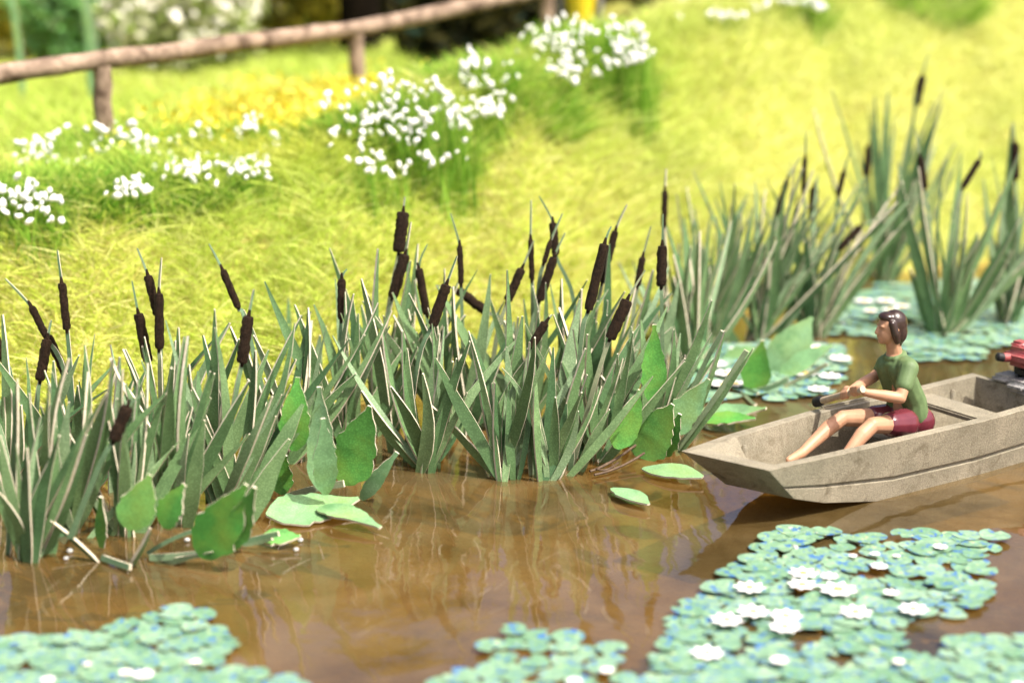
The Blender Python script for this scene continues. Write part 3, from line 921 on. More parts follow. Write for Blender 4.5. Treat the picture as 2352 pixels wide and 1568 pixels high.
def boat_box(name, lo, hi, mat='boat', rot=0.0, bev=0.012, parent=boat, skew=0.0):
    bm = bmesh.new()
    bmesh.ops.create_cube(bm, size=1)
    for v in bm.verts:
        c = Vector(((lo[0] + hi[0]) / 2 + v.co.x * (hi[0] - lo[0]), (lo[1] + hi[1]) / 2 + v.co.y * (hi[1] - lo[1]), (lo[2] + hi[2]) / 2 + v.co.z * (hi[2] - lo[2])))
        v.co = c
    bmesh.ops.bevel(bm, geom=list(bm.edges), offset=bev, segments=2, affect='EDGES')
    return bm_obj(name, bm, MAT[mat], parent, True, 35)
boat_box('thwart', (2.10, 0.05, 0.33), (2.34, 0.83, 0.372))
boat_box('thwart', (1.60, 0.06, 0.14), (1.86, 0.81, 0.195))
boat_box('oar_block', (1.26, 0.822, 0.395), (1.75, 0.868, 0.428))
def peg(u, v, z0, z1):
    mb = MB()
    mb.tube([Vector((u, v, z0)), Vector((u, v, z1 - .02)), Vector((u, v, z1))], [0.024, 0.024, 0.012], 10)
    mb.build('peg', [MAT['boat']], boat)
peg(0.36, 0.63, 0.15, 0.36); peg(0.93, 0.75, 0.12, 0.35); peg(2.55, 0.78, 0.2, 0.37); peg(1.75, 0.78, 0.1, 0.36)

# ------------------------------------------------------------------ red motor on the transom
mo = empty('outboard_motor', BO + U * 2.90 + VV * 0.42 + Vector((0, 0, 0.43)), 'small worn red motor with a black block clamped to the boat stern', 'motor', None, math.atan2(U.y, U.x))
def blob(bm, c, r, rot=None, sub=2, seg=None):
    m = Matrix.Translation(c)
    if rot: m = m @ rot
    m = m @ Matrix.Diagonal((*r, 1))
    bmesh.ops.create_icosphere(bm, subdivisions=sub, radius=1.0, matrix=m)
def rbox(bm, c, s, bev):
    r = bmesh.ops.create_cube(bm, size=1, matrix=Matrix.Translation(c) @ Matrix.Diagonal((*s, 1)))
    es = list({e for v in r['verts'] for e in v.link_edges})
    bmesh.ops.bevel(bm, geom=es, offset=bev, segments=3, affect='EDGES')
bm = bmesh.new(); rbox(bm, (0.12, 0.0, 0.205), (0.38, 0.36, 0.15), 0.055); bm_obj('cowling', bm, MAT['red'], mo, True, 60)
bm = bmesh.new(); rbox(bm, (0.06, 0.10, 0.285), (0.12, 0.12, 0.05), 0.022); bm_obj('fuel_cap', bm, MAT['red'], mo, True, 60)
bm = bmesh.new(); rbox(bm, (0.14, -0.06, 0.295), (0.14, 0.14, 0.07), 0.03); bm_obj('fuel_cap', bm, MAT['red'], mo, True, 60)
bm = bmesh.new(); rbox(bm, (0.13, -0.02, 0.095), (0.29, 0.28, 0.13), 0.045); bm_obj('engine_block', bm, MAT['black'], mo, True, 60)
mb = MB(); mb.tube([Vector((-0.06, 0.10, 0.20)), Vector((-0.11, 0.115, 0.205))], [0.035, 0.035], 10); mb.build('handle', [MAT['red']], mo)
mb = MB(); mb.tube([Vector((-0.105, 0.113, 0.204)), Vector((-0.15, 0.13, 0.212)), Vector((-0.16, 0.134, 0.214))], [0.034, 0.032, 0.02], 10); mb.build('grip', [MAT['black']], mo)
bm = bmesh.new(); rbox(bm, (0.0, 0.14, 0.025), (0.22, 0.18, 0.07), 0.03); rbox(bm, (-0.02, -0.03, 0.01), (0.24, 0.20, 0.09), 0.035)
bm_obj('clamp_bracket', bm, MAT['greymetal'], mo, True, 60)
mb = MB(); mb.tube([Vector((0.16, 0, 0.05)), Vector((0.18, 0, -0.3)), Vector((0.2, 0, -0.7))], [0.06, 0.05, 0.035], 10); mb.build('shaft_leg', [MAT['greymetal']], mo)

# ------------------------------------------------------------------ rower
def J(px, py, off):
    d = ray(px, py)
    o = Vector((0, 0, CAM_H))
    t = ((BO - o).dot(VV) + off) / d.dot(VV)
    return o + d * t
CV = 0.45
pr = {k: J(*a) for k, a in dict(
    headc=(2047, 752, CV), chin=(2026, 789, CV), nose=(2014, 757, CV), neck=(2056, 803, CV), shN=(2088, 846, CV - .17), shF=(2050, 826, CV + .15),
    elN=(2068, 914, CV - .22), haN=(1966, 898, CV - .05), elF=(2006, 866, CV + .20), haF=(1936, 906, CV + .08),
    hip=(2084, 955, CV), chest=(2074, 858, CV), waist=(2082, 916, CV),
    hipN=(2076, 972, CV - .10), hipF=(2062, 957, CV + .10), kneeF=(1934, 960, CV + .16), ankF=(1842, 1040, CV + .12), toeF=(1812, 1056, CV + .10),
    kneeN=(2004, 976, CV - .14), ankN=(1935, 1056, CV - .15), toeN=(1895, 1078, CV - .15)).items()}
person = empty('person', pr['hip'])
bpy.data.objects.remove(person)
PO = pr['hip'].copy()

def capsule(bm, a, ra, b, rb, seg=12):
    n = 6
    mb_pts = []
    ax = (b - a).normalized()
    s = ax.cross(Vector((0.2, 0.3, 0.93)))
    s.normalize(); t = ax.cross(s)
    rows = []
    for k in range(n + 1):
        th = -math.pi / 2 + (math.pi / 2) * k / n
        rows.append((a + ax * ra * math.sin(th), ra * max(math.cos(th), 1e-3)))
    for k in range(n + 1):
        th = (math.pi / 2) * k / n
        rows.append((b + ax * rb * math.sin(th), rb * max(math.cos(th), 1e-3)))
    vs = [[bm.verts.new(c + s * math.cos(2 * math.pi * j / seg) * r + t * math.sin(2 * math.pi * j / seg) * r) for j in range(seg)] for c, r in rows]
    for r0, r1 in zip(vs[:-1], vs[1:]):
        for j in range(seg):
            bm.faces.new((r0[j], r0[(j + 1) % seg], r1[(j + 1) % seg], r1[j]))
    bm.faces.new(list(reversed(vs[0]))); bm.faces.new(vs[-1])

def basis(x, z):
    x = x.normalized(); y = z.cross(x).normalized(); z = x.cross(y)
    return Matrix((x, y, z)).transposed().to_4x4()

def fused(name, bm, mat, voxel, parent=None, smooth=3):
    """fuses overlapping volumes into one continuous skin"""
    me = bpy.data.meshes.new(name)
    for v in bm.verts: v.co -= PO
    bmesh.ops.recalc_face_normals(bm, faces=bm.faces)
    bm.to_mesh(me); bm.free()
    tmp = bpy.data.objects.new('tmp', me); COL.objects.link(tmp)
    r = tmp.modifiers.new('r', 'REMESH'); r.mode = 'VOXEL'; r.voxel_size = voxel
    s = tmp.modifiers.new('s', 'SMOOTH'); s.iterations = smooth; s.factor = 0.5
    dg = bpy.context.evaluated_depsgraph_get()
    m2 = bpy.data.meshes.new_from_object(tmp.evaluated_get(dg))
    m2.name = name
    bpy.data.objects.remove(tmp)
    m2.polygons.foreach_set('use_smooth', [True] * len(m2.polygons))
    m2.materials.clear()
    o = mobj(name, m2, MAT[mat], parent)
    return o

FWD = (-U).normalized()                # the rower faces the bow
UP = Vector((0, 0, 1)); SIDE = VV      # far side of the boat
hc = pr['headc']
BODY_F, BODY_S = FWD, SIDE
FWD = Vector((-0.985, -0.17, 0)).normalized(); SIDE = Vector((-FWD.y, FWD.x, 0)) * -1
hrot = basis(FWD, (UP + FWD * -0.05).normalized())
body = bmesh.new()
# head: skull, face, jaw, nose, ears, brow
blob(body, hc + FWD * -0.005 + UP * 0.012, (0.098, 0.078, 0.105), hrot, 3)
blob(body, hc + FWD * 0.035 + UP * -0.035, (0.062, 0.060, 0.080), hrot, 3)
blob(body, hc + FWD * 0.062 + UP * -0.088, (0.030, 0.034, 0.026), hrot, 2)
blob(body, hc + FWD * 0.100 + UP * -0.030, (0.020, 0.015, 0.018), hrot, 2)
capsule(body, hc + FWD * 0.094 + UP * 0.012, 0.008, hc + FWD * 0.104 + UP * -0.026, 0.013)
capsule(body, hc + FWD * 0.088 + UP * -0.063 - SIDE * 0.018, 0.009, hc + FWD * 0.088 + UP * -0.063 + SIDE * 0.018, 0.009)
for sg in (-1, 1):
    blob(body, hc + SIDE * sg * 0.078 + UP * -0.015 + FWD * -0.005, (0.024, 0.012, 0.034), hrot, 2)
    blob(body, hc + SIDE * sg * 0.032 + UP * 0.018 + FWD * 0.080, (0.014, 0.022, 0.010), hrot, 2)
capsule(body, hc + FWD * -0.01 + UP * -0.07, 0.050, pr['neck'] + UP * -0.04, 0.055)
FWD, SIDE = BODY_F, BODY_S
# trunk
capsule(body, pr['neck'] + UP * -0.07, 0.075, pr['waist'], 0.10)
capsule(body, pr['shN'], 0.052, pr['shF'], 0.052)
capsule(body, pr['hipN'], 0.085, pr['hipF'], 0.085)
capsule(body, pr['waist'], 0.10, pr['hip'], 0.11)
# arms
for sh, el, ha in (('shN', 'elN', 'haN'), ('shF', 'elF', 'haF')):
    capsule(body, pr[sh], 0.050, pr[el], 0.039)
    wrist = pr[el].lerp(pr[ha], 0.80)
    capsule(body, pr[el], 0.040, pr[el].lerp(pr[ha], 0.35), 0.040)
    capsule(body, pr[el].lerp(pr[ha], 0.35), 0.040, wrist, 0.026)
# legs
for hp, kn, an, to in (('hipN', 'kneeN', 'ankN', 'toeN'), ('hipF', 'kneeF', 'ankF', 'toeF')):
    capsule(body, pr[hp], 0.082, pr[kn], 0.056)
    m = pr[kn].lerp(pr[an], 0.32) + (pr[kn] - pr[an]).cross(SIDE).normalized() * 0.012
    capsule(body, pr[kn], 0.054, m, 0.055)
    capsule(body, m, 0.055, pr[an], 0.034)
    capsule(body, pr[an], 0.036, pr[to], 0.024)
# hands: palm, four curled fingers and a thumb closing on the oar grip
OAR_A = J(1884, 921, CV + .36); OAR_B = pr['haN'] + FWD * -0.01
OAR_AX = (OAR_B - OAR_A).normalized()
OAR_END = OAR_B + OAR_AX * 0.07
for hk, el, along in (('haN', 'elN', 0.03), ('haF', 'elF', -0.12)):
    g0 = pr[hk]
    t = (g0 - OAR_A).dot(OAR_AX)
    on = OAR_A + OAR_AX * t
    wrist = pr[el].lerp(pr[hk], 0.80)
    palm_dir = (on - wrist).normalized()
    over = UP
    pc = wrist.lerp(on, 0.6) + over * 0.022
    capsule(body, wrist, 0.026, pc, 0.030)
    capsule(body, pc - OAR_AX * 0.024, 0.020, pc + OAR_AX * 0.024, 0.020)
    for f in range(4):
        o = OAR_AX * (-0.034 + 0.023 * f)
        ln = (0.9, 1.05, 1.0, 0.8)[f]
        k0 = on + o + over * 0.032 - palm_dir * 0.012
        k1 = on + o + over * 0.018 + palm_dir * 0.030 * ln
        k2 = on + o - over * 0.016 + palm_dir * 0.026 * ln
        k3 = on + o - over * 0.030 - palm_dir * 0.002
        capsule(body, k0, 0.0115, k1, 0.0105, 8); capsule(body, k1, 0.0105, k2, 0.0095, 8); capsule(body, k2, 0.0095, k3, 0.0085, 8)
    th0 = pc + OAR_AX * 0.034
    th1 = on + OAR_AX * 0.050 - over * 0.004 + palm_dir * 0.004
    th2 = on + OAR_AX * 0.030 - over * 0.028 + palm_dir * 0.006
    capsule(body, th0, 0.014, th1, 0.012, 8); capsule(body, th1, 0.012, th2, 0.010, 8)
person = fused('person', body, 'skin', 0.0065, None, 2)
person.location = PO
tag(person, 'seated rower in green shirt and dark red shorts gripping an oar, facing the bow', 'person')
# hair: cap of short dark hair down to the nape
hair = bmesh.new()
FWD = Vector((-0.985, -0.17, 0)).normalized(); SIDE = Vector((-FWD.y, FWD.x, 0)) * -1
blob(hair, hc + FWD * -0.022 + UP * 0.030, (0.091, 0.081, 0.096), hrot, 3)
blob(hair, hc + FWD * -0.060 + UP * -0.030, (0.054, 0.072, 0.088), hrot, 3)
blob(hair, hc + FWD * 0.035 + UP * 0.078, (0.060, 0.064, 0.035), hrot, 3)
for sg in (-1, 1):
    capsule(hair, hc + FWD * 0.022 + SIDE * sg * 0.066 + UP * 0.04, 0.026, hc + FWD * -0.004 + SIDE * sg * 0.072 + UP * -0.030, 0.030)
    capsule(hair, hc + FWD * -0.004 + SIDE * sg * 0.072 + UP * -0.030, 0.030, hc + FWD * -0.022 + SIDE * sg * 0.062 + UP * -0.085, 0.022)
capsule(hair, hc + FWD * -0.065 + UP * -0.06, 0.045, hc + FWD * -0.055 + UP * -0.125, 0.026)
FWD, SIDE = BODY_F, BODY_S
fused('hair', hair, 'hair', 0.0065, person, 3)
sh = bmesh.new()
capsule(sh, pr['neck'] + UP * -0.055, 0.066, pr['neck'] + UP * -0.09, 0.085)
capsule(sh, pr['shN'] + (pr['shF'] - pr['shN']) * 0.1, 0.075, pr['shF'] - (pr['shF'] - pr['shN']) * 0.1, 0.075)
for a in (-0.06, 0.06):
    capsule(sh, pr['neck'] + UP * -0.13 + SIDE * a, 0.088, pr['waist'] + SIDE * a * 1.1, 0.092)
    capsule(sh, pr['waist'] + SIDE * a * 1.1, 0.092, pr['hip'] + UP * 0.02 + SIDE * a * 1.2, 0.095)
for s0, e0 in (('shN', 'elN'), ('shF', 'elF')):
    capsule(sh, pr[s0], 0.068, pr[s0].lerp(pr[e0], 0.55), 0.060)
# collar
for k in range(8):
    a0, a1 = 2 * math.pi * k / 8, 2 * math.pi * (k + 1) / 8
    f = lambda a: pr['neck'] + UP * (-0.035 - 0.02 * math.cos(a)) + FWD * 0.066 * math.cos(a) + SIDE * 0.066 * math.sin(a)
    capsule(sh, f(a0), 0.016, f(a1), 0.016, 8)
fused('shirt', sh, 'shirt', 0.008, person, 2)
so = bmesh.new()
for hp, kn, sg in (('hipN', 'kneeN', -1), ('hipF', 'kneeF', 1)):
    capsule(so, pr[hp], 0.108, pr[hp].lerp(pr[kn], 0.42), 0.088)
    blob(so, pr['hip'] + SIDE * sg * 0.07 - FWD * 0.035 + UP * -0.03, (0.12, 0.11, 0.12), hrot, 3)
capsule(so, pr['hip'] + UP * 0.03 - SIDE * 0.05, 0.105, pr['hip'] + UP * 0.03 + SIDE * 0.05, 0.105)
fused('shorts', so, 'shorts', 0.008, person, 4)

# oar held in both hands, resting over the far gunwale
oar = empty('oar', OAR_A, 'short wooden oar with a dark ring end held by the rower over the gunwale', 'oar')
mb = MB(); mb.tube([OAR_A.lerp(OAR_END, k / 5) for k in range(6)], [0.024] * 6, 10)
mb.build('shaft', [MAT['oarwood']], oar, OAR_A)
mb = MB(); mb.tube([OAR_A - OAR_AX * 0.06, OAR_A - OAR_AX * 0.055, OAR_A, OAR_A + OAR_AX * 0.03], [0.028, 0.036, 0.038, 0.026], 12)
mb.build('ring_end', [MAT['black']], oar, OAR_A)

# ------------------------------------------------------------------ fence
fence = empty('rail_fence', PY(232, 300, 16.2), 'rustic brown pole fence with one round rail running along the top of the bank', 'fence')
def wavy(a, b, n, j): return [a.lerp(b, k / (n - 1)) + (jitv(j) if 0 < k < n - 1 else Vector((0, 0, 0))) for k in range(n)]
FP = [PY(-420, 232, 14.6), PY(232, 138, 16.2), PY(818, 66, 19.2), PY(1256, -22, 21.6), PY(1640, -150, 24.5)]
for k in range(4):
    a, b = FP[k], FP[k + 1]
    ax = (b - a).normalized()
    r0 = 0.090 if k < 3 else 0.08
    mb = MB(); mb.tube(wavy(a - ax * 0.02, b + ax * 0.03, 12, 0.006), [r0 * random.uniform(.93, 1.06) for _ in range(12)], 12, 0, 0.05)
    mb.build('rail', [MAT['bark']], fence, fence.location)
for k in range(4):
    p = FP[k]
    base = Vector((p.x, p.y, gz(p.x, p.y) - 0.15))
    mb = MB(); mb.tube(wavy(base, Vector((p.x, p.y, p.z - 0.06)), 7, 0.008), [0.085 * random.uniform(.95, 1.08) for _ in range(7)], 12, 0, 0.05)
    mb.build('post', [MAT['bark']], fence, fence.location)

# ------------------------------------------------------------------ flowering tufts on the crest
def petal_mesh(k, mat):
    bm = bmesh.new()
    bmesh.ops.create_icosphere(bm, subdivisions=1, radius=1)
    for v in bm.verts:
        v.co = Vector((v.co.x * (0.65 + .1 * k), v.co.y * 0.45, v.co.z)) * random.uniform(0.8, 1.2)
    me = bpy.data.meshes.new('blossom')
    bm.to_mesh(me); bm.free()
    me.polygons.foreach_set('use_smooth', [True] * len(me.polygons))
    me.materials.append(MAT[mat])
    return me
WHITE = [petal_mesh(k, 'white') for k in range(4)]
CREAM = [petal_mesh(k, 'cream') for k in range(3)]

GREENS = [(0.22, 0.42, 0.04), (0.30, 0.50, 0.06), (0.42, 0.56, 0.10), (0.12, 0.28, 0.03)]
def find_ground(px, py):
    d = ray(px, py); o = Vector((0, 0, CAM_H))
    t = 10.0
    while t < 60:
        p = o + d * t
        if p.z < gz(p.x, p.y): return p
        t += 0.02
    return o + d * 24
def tuft(px, py, rx, ry, nblade, flowers, label, size=0.05, length=0.40, pal=GREENS, fy0=None):
    """a mound of long blades; flowers scattered over the measured oval"""
    c = find_ground(px, py)
    c.z = gz(c.x, c.y)
    r = empty('flowering_tuft' if flowers else 'grass_tuft', c, label, 'flowers' if flowers else 'grass tuft', 'tufts along the crest of the bank')
    sc = c.y * 1.03 / FPX
    R = rx * sc
    n = nblade
    a = rng.uniform(0, 2 * np.pi, n); q = np.sqrt(rng.uniform(0, 1, n))
    x = c.x + np.cos(a) * q * R; y = c.y + np.sin(a) * q * R * 0.6
    z = ground_z(x, y) - 0.02
    dirs = np.stack([np.cos(a) * q * 0.75 + rng.normal(0, .25, n), np.sin(a) * q * 0.75 + rng.normal(0, .25, n) - .1, np.ones(n)], 1)
    cur = np.stack([np.cos(a) * q * .35, np.sin(a) * q * .35, -np.abs(rng.normal(.05, .18, n))], 1)
    L = length * rng.uniform(0.5, 1.1, n)
    heads = []
    for k in range(int(flowers * 2.4)):
        an = random.uniform(0, 6.283); rr = math.sqrt(random.random())
        # clustered spots
        if k % 3 == 0: hub = (math.cos(an) * rr, math.sin(an) * rr)
        fx = px + (hub[0] + random.gauss(0, .12)) * rx
        fyy = py - 0.08 * ry + (hub[1] + random.gauss(0, .12)) * ry
        g = find_ground(fx, fyy)
        vv = (fyy - py) / ry
        p = PY(fx, fyy, min(g.y - 0.45, c.y - (0.72 + 0.38 * vv) * R) - random.uniform(0.02, .16))
        heads.append(p)
        b = mobj('blossom', random.choice(WHITE), None, r)
        s = size * random.uniform(0.38, 0.98)
        b.location = p - r.location
        b.scale = (s, s, s * random.uniform(.8, 1.3))
        b.rotation_euler = (random.uniform(-1, 1), random.uniform(-1, 1), random.uniform(0, 6))
    groups = [blades(np.stack([x, y, z], 1), dirs, L, rng.uniform(.009, .017, n), cur, pick_cols(n, pal, [3, 4, 3, 2]))]
    if heads:                                   # the stems and blades that carry the blossoms
        hp = np.repeat(np.array([h[:] for h in heads]), 9, axis=0)
        m = len(hp)
        rt = hp + np.stack([rng.normal(0, .07, m), rng.normal(.14, .06, m), np.zeros(m)], 1)
        rt[:, 2] = ground_z(rt[:, 0], rt[:, 1]) - .02
        tp = hp + np.stack([rng.normal(0, .06, m), rng.normal(.05, .05, m), rng.normal(-.03, .05, m)], 1)
        tp[::9] = hp[::9]
        dv = tp - rt
        groups.append(blades(rt, dv, np.linalg.norm(dv, axis=1), rng.uniform(.008, .015, m), rng.normal(0, .03, (m, 3)), pick_cols(m, pal, [3, 3, 2, 3])))
    vb, fb, sb, cb = join_blades(groups)
    o = mobj('foliage', np_mesh('foliage', vb - np.array(c), fb, sb, cb), MAT['blades'], r)
    o['kind'] = 'stuff'
    return r
tuft(20, 470, 150, 62, 1500, 30, 'white flowering tuft cut by the left edge of the picture, below the fence rail', .050)
tuft(250, 370, 190, 85, 2400, 62, 'white flowering tuft at the foot of the nearest fence post', .052)
tuft(515, 350, 150, 80, 1900, 44, 'white flowering tuft between the two near fence posts', .050)
tuft(720, 345, 130, 80, 1900, 0, 'plain green grass tuft between two white flowering tufts', .05, .36, [(0.14, 0.33, 0.03), (0.20, 0.40, 0.04), (0.28, 0.46, 0.06), (0.08, 0.22, 0.02)])
tuft(905, 300, 165, 125, 2300, 64, 'tall loose white flowering tuft in front of the second fence post', .050)
tuft(1085, 205, 95, 85, 1600, 44, 'dense white flowering tuft in the middle, right of the second fence post', .050)
tuft(1325, 115, 155, 70, 1900, 60, 'blurred white flowering tuft below the yellow tub', .052)
tuft(1655, 15, 125, 48, 1400, 36, 'blurred white flowering tuft at the top edge beyond the yellow tub', .07)
tuft(1830, 6, 70, 26, 700, 14, 'smallest blurred white flowering tuft at the top edge', .065)
tuft(2130, 18, 110, 34, 1300, 0, 'green grass tuft on the pale far slope', .05, .45)
tuft(150, 470, 150, 60, 1700, 0, 'grass tuft with painted shade below the post foot at the left', .05, .32, [(0.14, 0.33, 0.03), (0.20, 0.40, 0.04), (0.28, 0.46, 0.06), (0.08, 0.22, 0.02)])  # dark blades put the shade under the white tufts into the colour
tuft(400, 450, 150, 60, 1500, 0, 'grass tuft with shade in its colour, hanging over the bank below two flowering tufts', .05, .32, [(0.14, 0.33, 0.03), (0.20, 0.40, 0.04), (0.28, 0.46, 0.06), (0.08, 0.22, 0.02)])  # palette darkened to paint the shade beneath the flowering tufts
tuft(1210, 235, 110, 60, 1300, 0, 'green grass tuft right of the dense white flowers', .05, .45)

# ------------------------------------------------------------------ background beyond the fence
def leaf_cloud(c, R, n, size, pal, wts, flat=0.3):
    v = rng.normal(size=(n, 3)); v /= np.linalg.norm(v, axis=1, keepdims=True)
    rad = rng.uniform(0.35, 1.0, (n, 1)) ** 0.5
    lump = 1 + 0.25 * np.sin(v[:, :1] * 5 + 1.0) * np.cos(v[:, 1:2] * 4 + v[:, 2:3] * 5)
    p = np.array(c) + v * rad * lump * np.array(R)
    d = rng.normal(size=(n, 3)); d[:, 2] = np.abs(d[:, 2]) * flat + .2
    return blades(p, d, size * rng.uniform(.6, 1.3, n), size * .45 * rng.uniform(.7, 1.3, n), rng.normal(0, .2, (n, 3)), pick_cols(n, pal, wts))

def bush(px, py, dist, wpx, hpx, n, pal, wts, name, label, cat, size=0.16, blossoms=0, trunk=True, group='shrubs beyond the fence'):
    top = PY(px, py - hpx / 2, dist); sc = dist * 1.03 / FPX
    zb = gz(top.x, top.y)
    H = max(top.z - zb, 0.5)
    r = empty(name, (top.x, dist, zb), label, cat, group)
    R = (wpx / 2 * sc, wpx / 2 * sc * .7, H * 0.52)
    V, F, S, C = leaf_cloud((0, 0, H * .52), R, n, size, pal, wts)
    o = mobj('crown', np_mesh('crown', V, F, S, C), MAT['blades'], r); o['kind'] = 'stuff'
    if trunk:
        for k in range(4):
            a = 1.57 * k + .4
            mb = MB(); e = Vector((math.cos(a) * R[0] * .5, math.sin(a) * R[1] * .5, H * .8))
            mb.tube(bez(Vector((math.cos(a) * .04, math.sin(a) * .04, -.1)), Vector((0, 0, H * .4)), e, 7), [.05, .045, .04, .035, .03, .022, .012], 6, 0, .1)
            mb.build('branch', [MAT['bark']], r)
    for k in range(blossoms):
        v = Vector((random.gauss(0, 1), random.gauss(-.6, .8), random.gauss(.2, .8))).normalized() * random.uniform(.7, 1.02)
        b = mobj('blossom', random.choice(CREAM), None, r)
        b.location = (v.x * R[0], v.y * R[1], H * .52 + v.z * R[2])
        s = random.uniform(.07, .15); b.scale = (s, s, s)
        b.rotation_euler = (random.uniform(-1, 1), random.uniform(-1, 1), random.uniform(0, 6))
    return r
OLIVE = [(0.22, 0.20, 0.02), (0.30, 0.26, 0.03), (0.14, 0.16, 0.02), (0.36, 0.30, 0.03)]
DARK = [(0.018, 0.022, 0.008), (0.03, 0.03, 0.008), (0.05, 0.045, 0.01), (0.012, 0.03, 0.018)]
TEAL = [(0.15, 0.34, 0.09), (0.22, 0.42, 0.17), (0.12, 0.22, 0.04), (0.30, 0.40, 0.18)]
bush(410, 60, 25.0, 360, 260, 2600, [(0.30, 0.36, 0.12), (0.42, 0.46, 0.2), (0.55, 0.55, 0.35), (0.22, 0.30, 0.06)], [3, 3, 2, 2], 'flowering_bush', 'large blurred bush full of cream blossoms behind the fence rail', 'bush', .16, 120)
bush(150, 40, 27.0, 210, 300, 2200, TEAL, [3, 3, 2, 1], 'green_shrub', 'blurred fresh green shrub left of the cream flowering bush', 'shrub', .22)
bush(300, 30, 29.0, 160, 320, 1800, TEAL, [2, 2, 3, 1], 'green_shrub', 'blurred deep green shrub close behind the cream flowering bush', 'shrub', .22)
bush(40, 40, 31.0, 360, 420, 3000, OLIVE, [3, 3, 2, 2], 'olive_shrub', 'olive shrub in the far left corner behind the fresh green shrub', 'shrub', .22)
bush(640, 10, 29.0, 330, 300, 3200, OLIVE, [3, 3, 2, 2], 'olive_shrub', 'olive shrub behind the rail, between cream bush and black trunk', 'shrub', .22, 16)
bush(1060, 60, 23.6, 240, 240, 3800, DARK, [3, 3, 3, 1], 'dark_shrub', 'very dark shrub behind the right end of the rail', 'shrub', .2)
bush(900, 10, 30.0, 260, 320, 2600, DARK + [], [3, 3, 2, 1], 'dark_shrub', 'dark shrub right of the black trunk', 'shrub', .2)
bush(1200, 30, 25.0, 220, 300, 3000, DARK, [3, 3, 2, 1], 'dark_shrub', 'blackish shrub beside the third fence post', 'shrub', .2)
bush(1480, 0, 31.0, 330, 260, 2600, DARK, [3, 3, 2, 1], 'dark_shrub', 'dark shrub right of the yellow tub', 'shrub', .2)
# a dense wood closing the view behind
Vw = []
for k in range(26):
    x = -26 + 2.3 * k + random.uniform(-.6, .6); y = 38 + random.uniform(-2, 3); h = random.uniform(3.4, 5.5)
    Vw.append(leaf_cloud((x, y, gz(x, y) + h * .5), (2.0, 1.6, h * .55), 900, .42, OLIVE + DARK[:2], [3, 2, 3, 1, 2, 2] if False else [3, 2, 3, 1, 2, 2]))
V, F, S, C = join_blades(Vw)
tag(mobj('woods', np_mesh('woods', V, F, S, C), MAT['blades']), 'dark olive wood closing the view beyond the fence', 'wood', None, 'stuff')

def trunk(px, dist, wpx, label):
    p = PY(px, 40, dist); zb = gz(p.x, dist)
    r = empty('tree', (p.x, dist, zb), label, 'tree')
    rad = wpx / 2 * dist / FPX
    mb = MB(); mb.tube([Vector((0, 0, -.2)), Vector((0.02, 0, .5)), Vector((-.02, 0, 1.6)), Vector((.05, 0, 3.2)), Vector((0, 0, 4.6))], [rad * 1.25, rad * 1.05, rad, rad * .8, rad * .4], 14, 0, .06)
    mb.build('trunk', [MAT['trunk']], r)
    V, F, S, C = leaf_cloud((0, 0, 4.6), (1.6, 1.5, 1.2), 2500, .2, OLIVE, [3, 3, 2, 2])
    o = mobj('crown', np_mesh('crown', V, F, S, C), MAT['blades'], r); o['kind'] = 'stuff'
trunk(826, 26.0, 92, 'tree with a thick black trunk standing behind the fence rail')

# tall pale stems at the far left
for k, (px, py0, py1, lab) in enumerate(((18, -60, 135, 'single pale green stalk leaning at the far left corner'), (190, -40, 190, 'broad pale green stalk below the fresh green shrub'))):
    a = PY(px + 14, py1, 21.5); b = PY(px - 18, py0 - 60, 21.5)
    base = Vector((a.x + .05, 21.5, gz(a.x, 21.5)))
    r = empty('tall_plant', base, lab, 'plant', 'tall stalks behind the rail')
    for q in range(3 if k else 1):
        mb = MB()
        mb.leaf(bez(base + jitv(.03), (base + b) / 2 + Vector((.12, 0, 0)) + jitv(.08), b + jitv(.12 if q else 0), 8), [.04, .07, .09, .085, .08, .07, .05, .02], CAMN, .015, .05, .05)
        mb.build('leaf', [MAT['palesheen'], MAT['edge']], r, base)

# yellow tub with grey posts, seen past the end of the fence
tp = PY(1333, 48, 24.0)
tub = empty('yellow_tub', tp, 'bright yellow tapered tub between grey uprights beyond the end of the fence', 'tub')
mb = MB(); s = 24.0 / FPX
mb.tube([Vector((0, 0, -.02)), Vector((0, 0, .2)), Vector((0, 0, .42)), Vector((0, 0, .45))], [24 * s, 31 * s, 37 * s, 38 * s], 18)
mb.build('bucket', [MAT['tub']], tub)
for sg in (-1, 1):
    mb = MB(); mb.tube([Vector((sg * 44 * s, 0.05, -.3)), Vector((sg * 46 * s, .05, .7))], [7 * s, 7 * s], 8)
    mb.build('upright', [MAT['greymetal']], tub)

# yellow blossoms scattered on the flat behind the crest
ny_ = 1700
x = rng.normal(-2.35, .62, ny_); y = rng.normal(17.8, 1.5, ny_)
ok = (y - shore(x)) > 3.0
x, y = x[ok], y[ok]
z = ground_z(x, y) + rng.uniform(.12, .34, len(x))
d = rng.normal(size=(len(x), 3)); d[:, 2] = np.abs(d[:, 2])
V, F, S, C = blades(np.stack([x, y, z], 1), d, np.full(len(x), .07), rng.uniform(.03, .06, len(x)), rng.normal(0, .2, (len(x), 3)), pick_cols(len(x), [(0.80, 0.66, 0.04), (0.82, 0.74, 0.14)], [1, 1]))
tag(mobj('yellow_flowers', np_mesh('yellow_flowers', V, F, S, C), MAT['blades']), 'drift of tiny yellow flowers in the grass behind the white tufts', 'flowers', None, 'stuff')

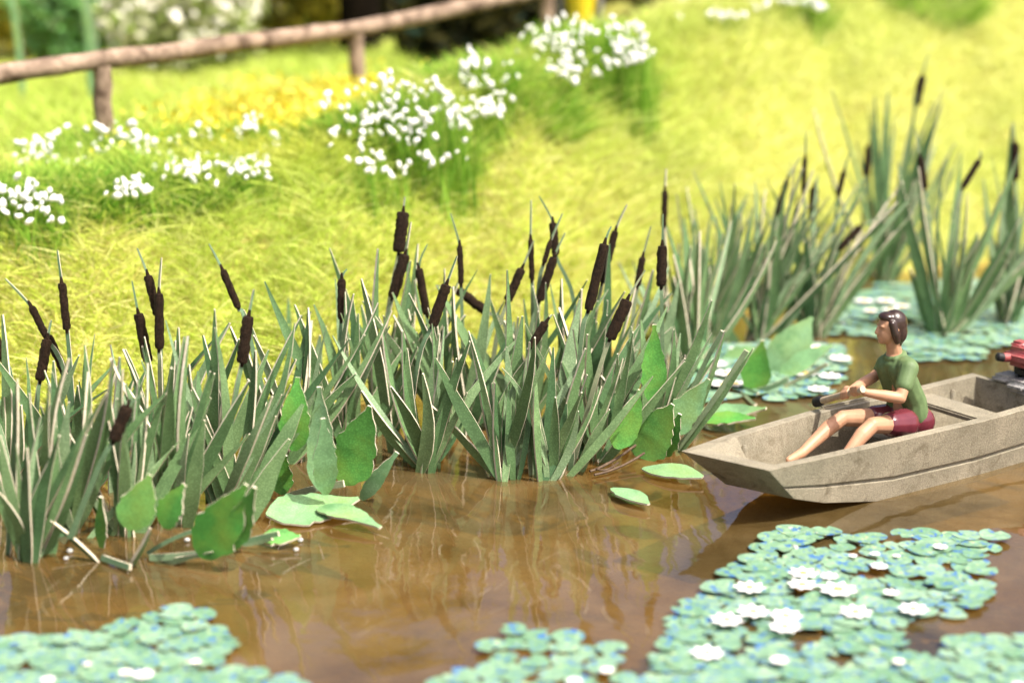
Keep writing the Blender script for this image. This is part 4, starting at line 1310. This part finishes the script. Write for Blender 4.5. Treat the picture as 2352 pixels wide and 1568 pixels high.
# ------------------------------------------------------------------ fine fibres, painted reflections and drops on the water
parts = []
n = 45
px = rng.uniform(0, 1600, n); py = rng.uniform(1130, 1480, n)
pts = np.array([P(a, b, .006)[:] for a, b in zip(px, py)])
an = rng.normal(1.4, .5, n)
d = np.stack([np.cos(an), np.sin(an), np.zeros(n)], 1)
cv = np.stack([rng.normal(0, .3, n), rng.normal(0, .3, n), np.zeros(n)], 1)
V, F, S, C = blades(pts, d, rng.uniform(.1, .45, n), rng.uniform(.002, .004, n), cv, pick_cols(n, [(0.36, 0.29, 0.17), (0.44, 0.37, 0.25)], [1, 1]), side=np.tile([[0, 0, 1.0]], (n, 1)))
tag(mobj('fibres', np_mesh('fibres', V, F, S, C), MAT['blades']), 'thin pale fibres and painted leaf edge reflections on the brown water', 'fibres', None, 'stuff')  # strands also stand in for reflected leaf edges
dm = bmesh.new(); bmesh.ops.create_icosphere(dm, subdivisions=2, radius=1)
dme = bpy.data.meshes.new('water_drop'); dm.to_mesh(dme); dm.free()
dme.polygons.foreach_set('use_smooth', [True] * len(dme.polygons)); dme.materials.append(MAT['drop'])
BEADS = [(1815, 1218, .030, 'largest glassy bead at the tip of the pads before the bow'), (1795, 1240, .028, 'glassy bead on the left side of the bead cluster before the bow'),
 (1826, 1258, .024, 'glassy bead on the right of the bead cluster before the bow'), (1787, 1252, .018, 'small glassy bead at the outer left of the cluster before the bow'),
 (1808, 1258, .018, 'small glassy bead in the middle of the cluster before the bow'), (160, 1265, .022, 'glassy bead on the water at the foot of the near left cattails'),
 (152, 1282, .018, 'lower glassy bead on the water by the near left cattails'), (430, 1240, .02, 'glassy bead between the stems of the low rounded plant'),
 (1880, 790, .024, 'glassy bead at the foot of the right leaning far cattails'), (1935, 745, .024, 'glassy bead on the far water left of the rower'),
 (2200, 775, .022, 'glassy bead at the foot of the open leaf fan'), (2320, 700, .022, 'glassy bead on the far pads above the red motor'),
 (690, 1240, .02, 'glassy bead under the sprawling pale leaf'), (680, 1262, .018, 'lowest glassy bead below the sprawling pale leaf')]
for px_, py_, s_, lab in BEADS:
    q = P(px_, py_, .01)
    o = mobj('water_drop', dme, None); o.location = (q.x, q.y, max(.012, gz(q.x, q.y))); o.scale = (s_, s_, s_ * .8)
    tag(o, lab, 'droplet', 'glassy beads on the pond')
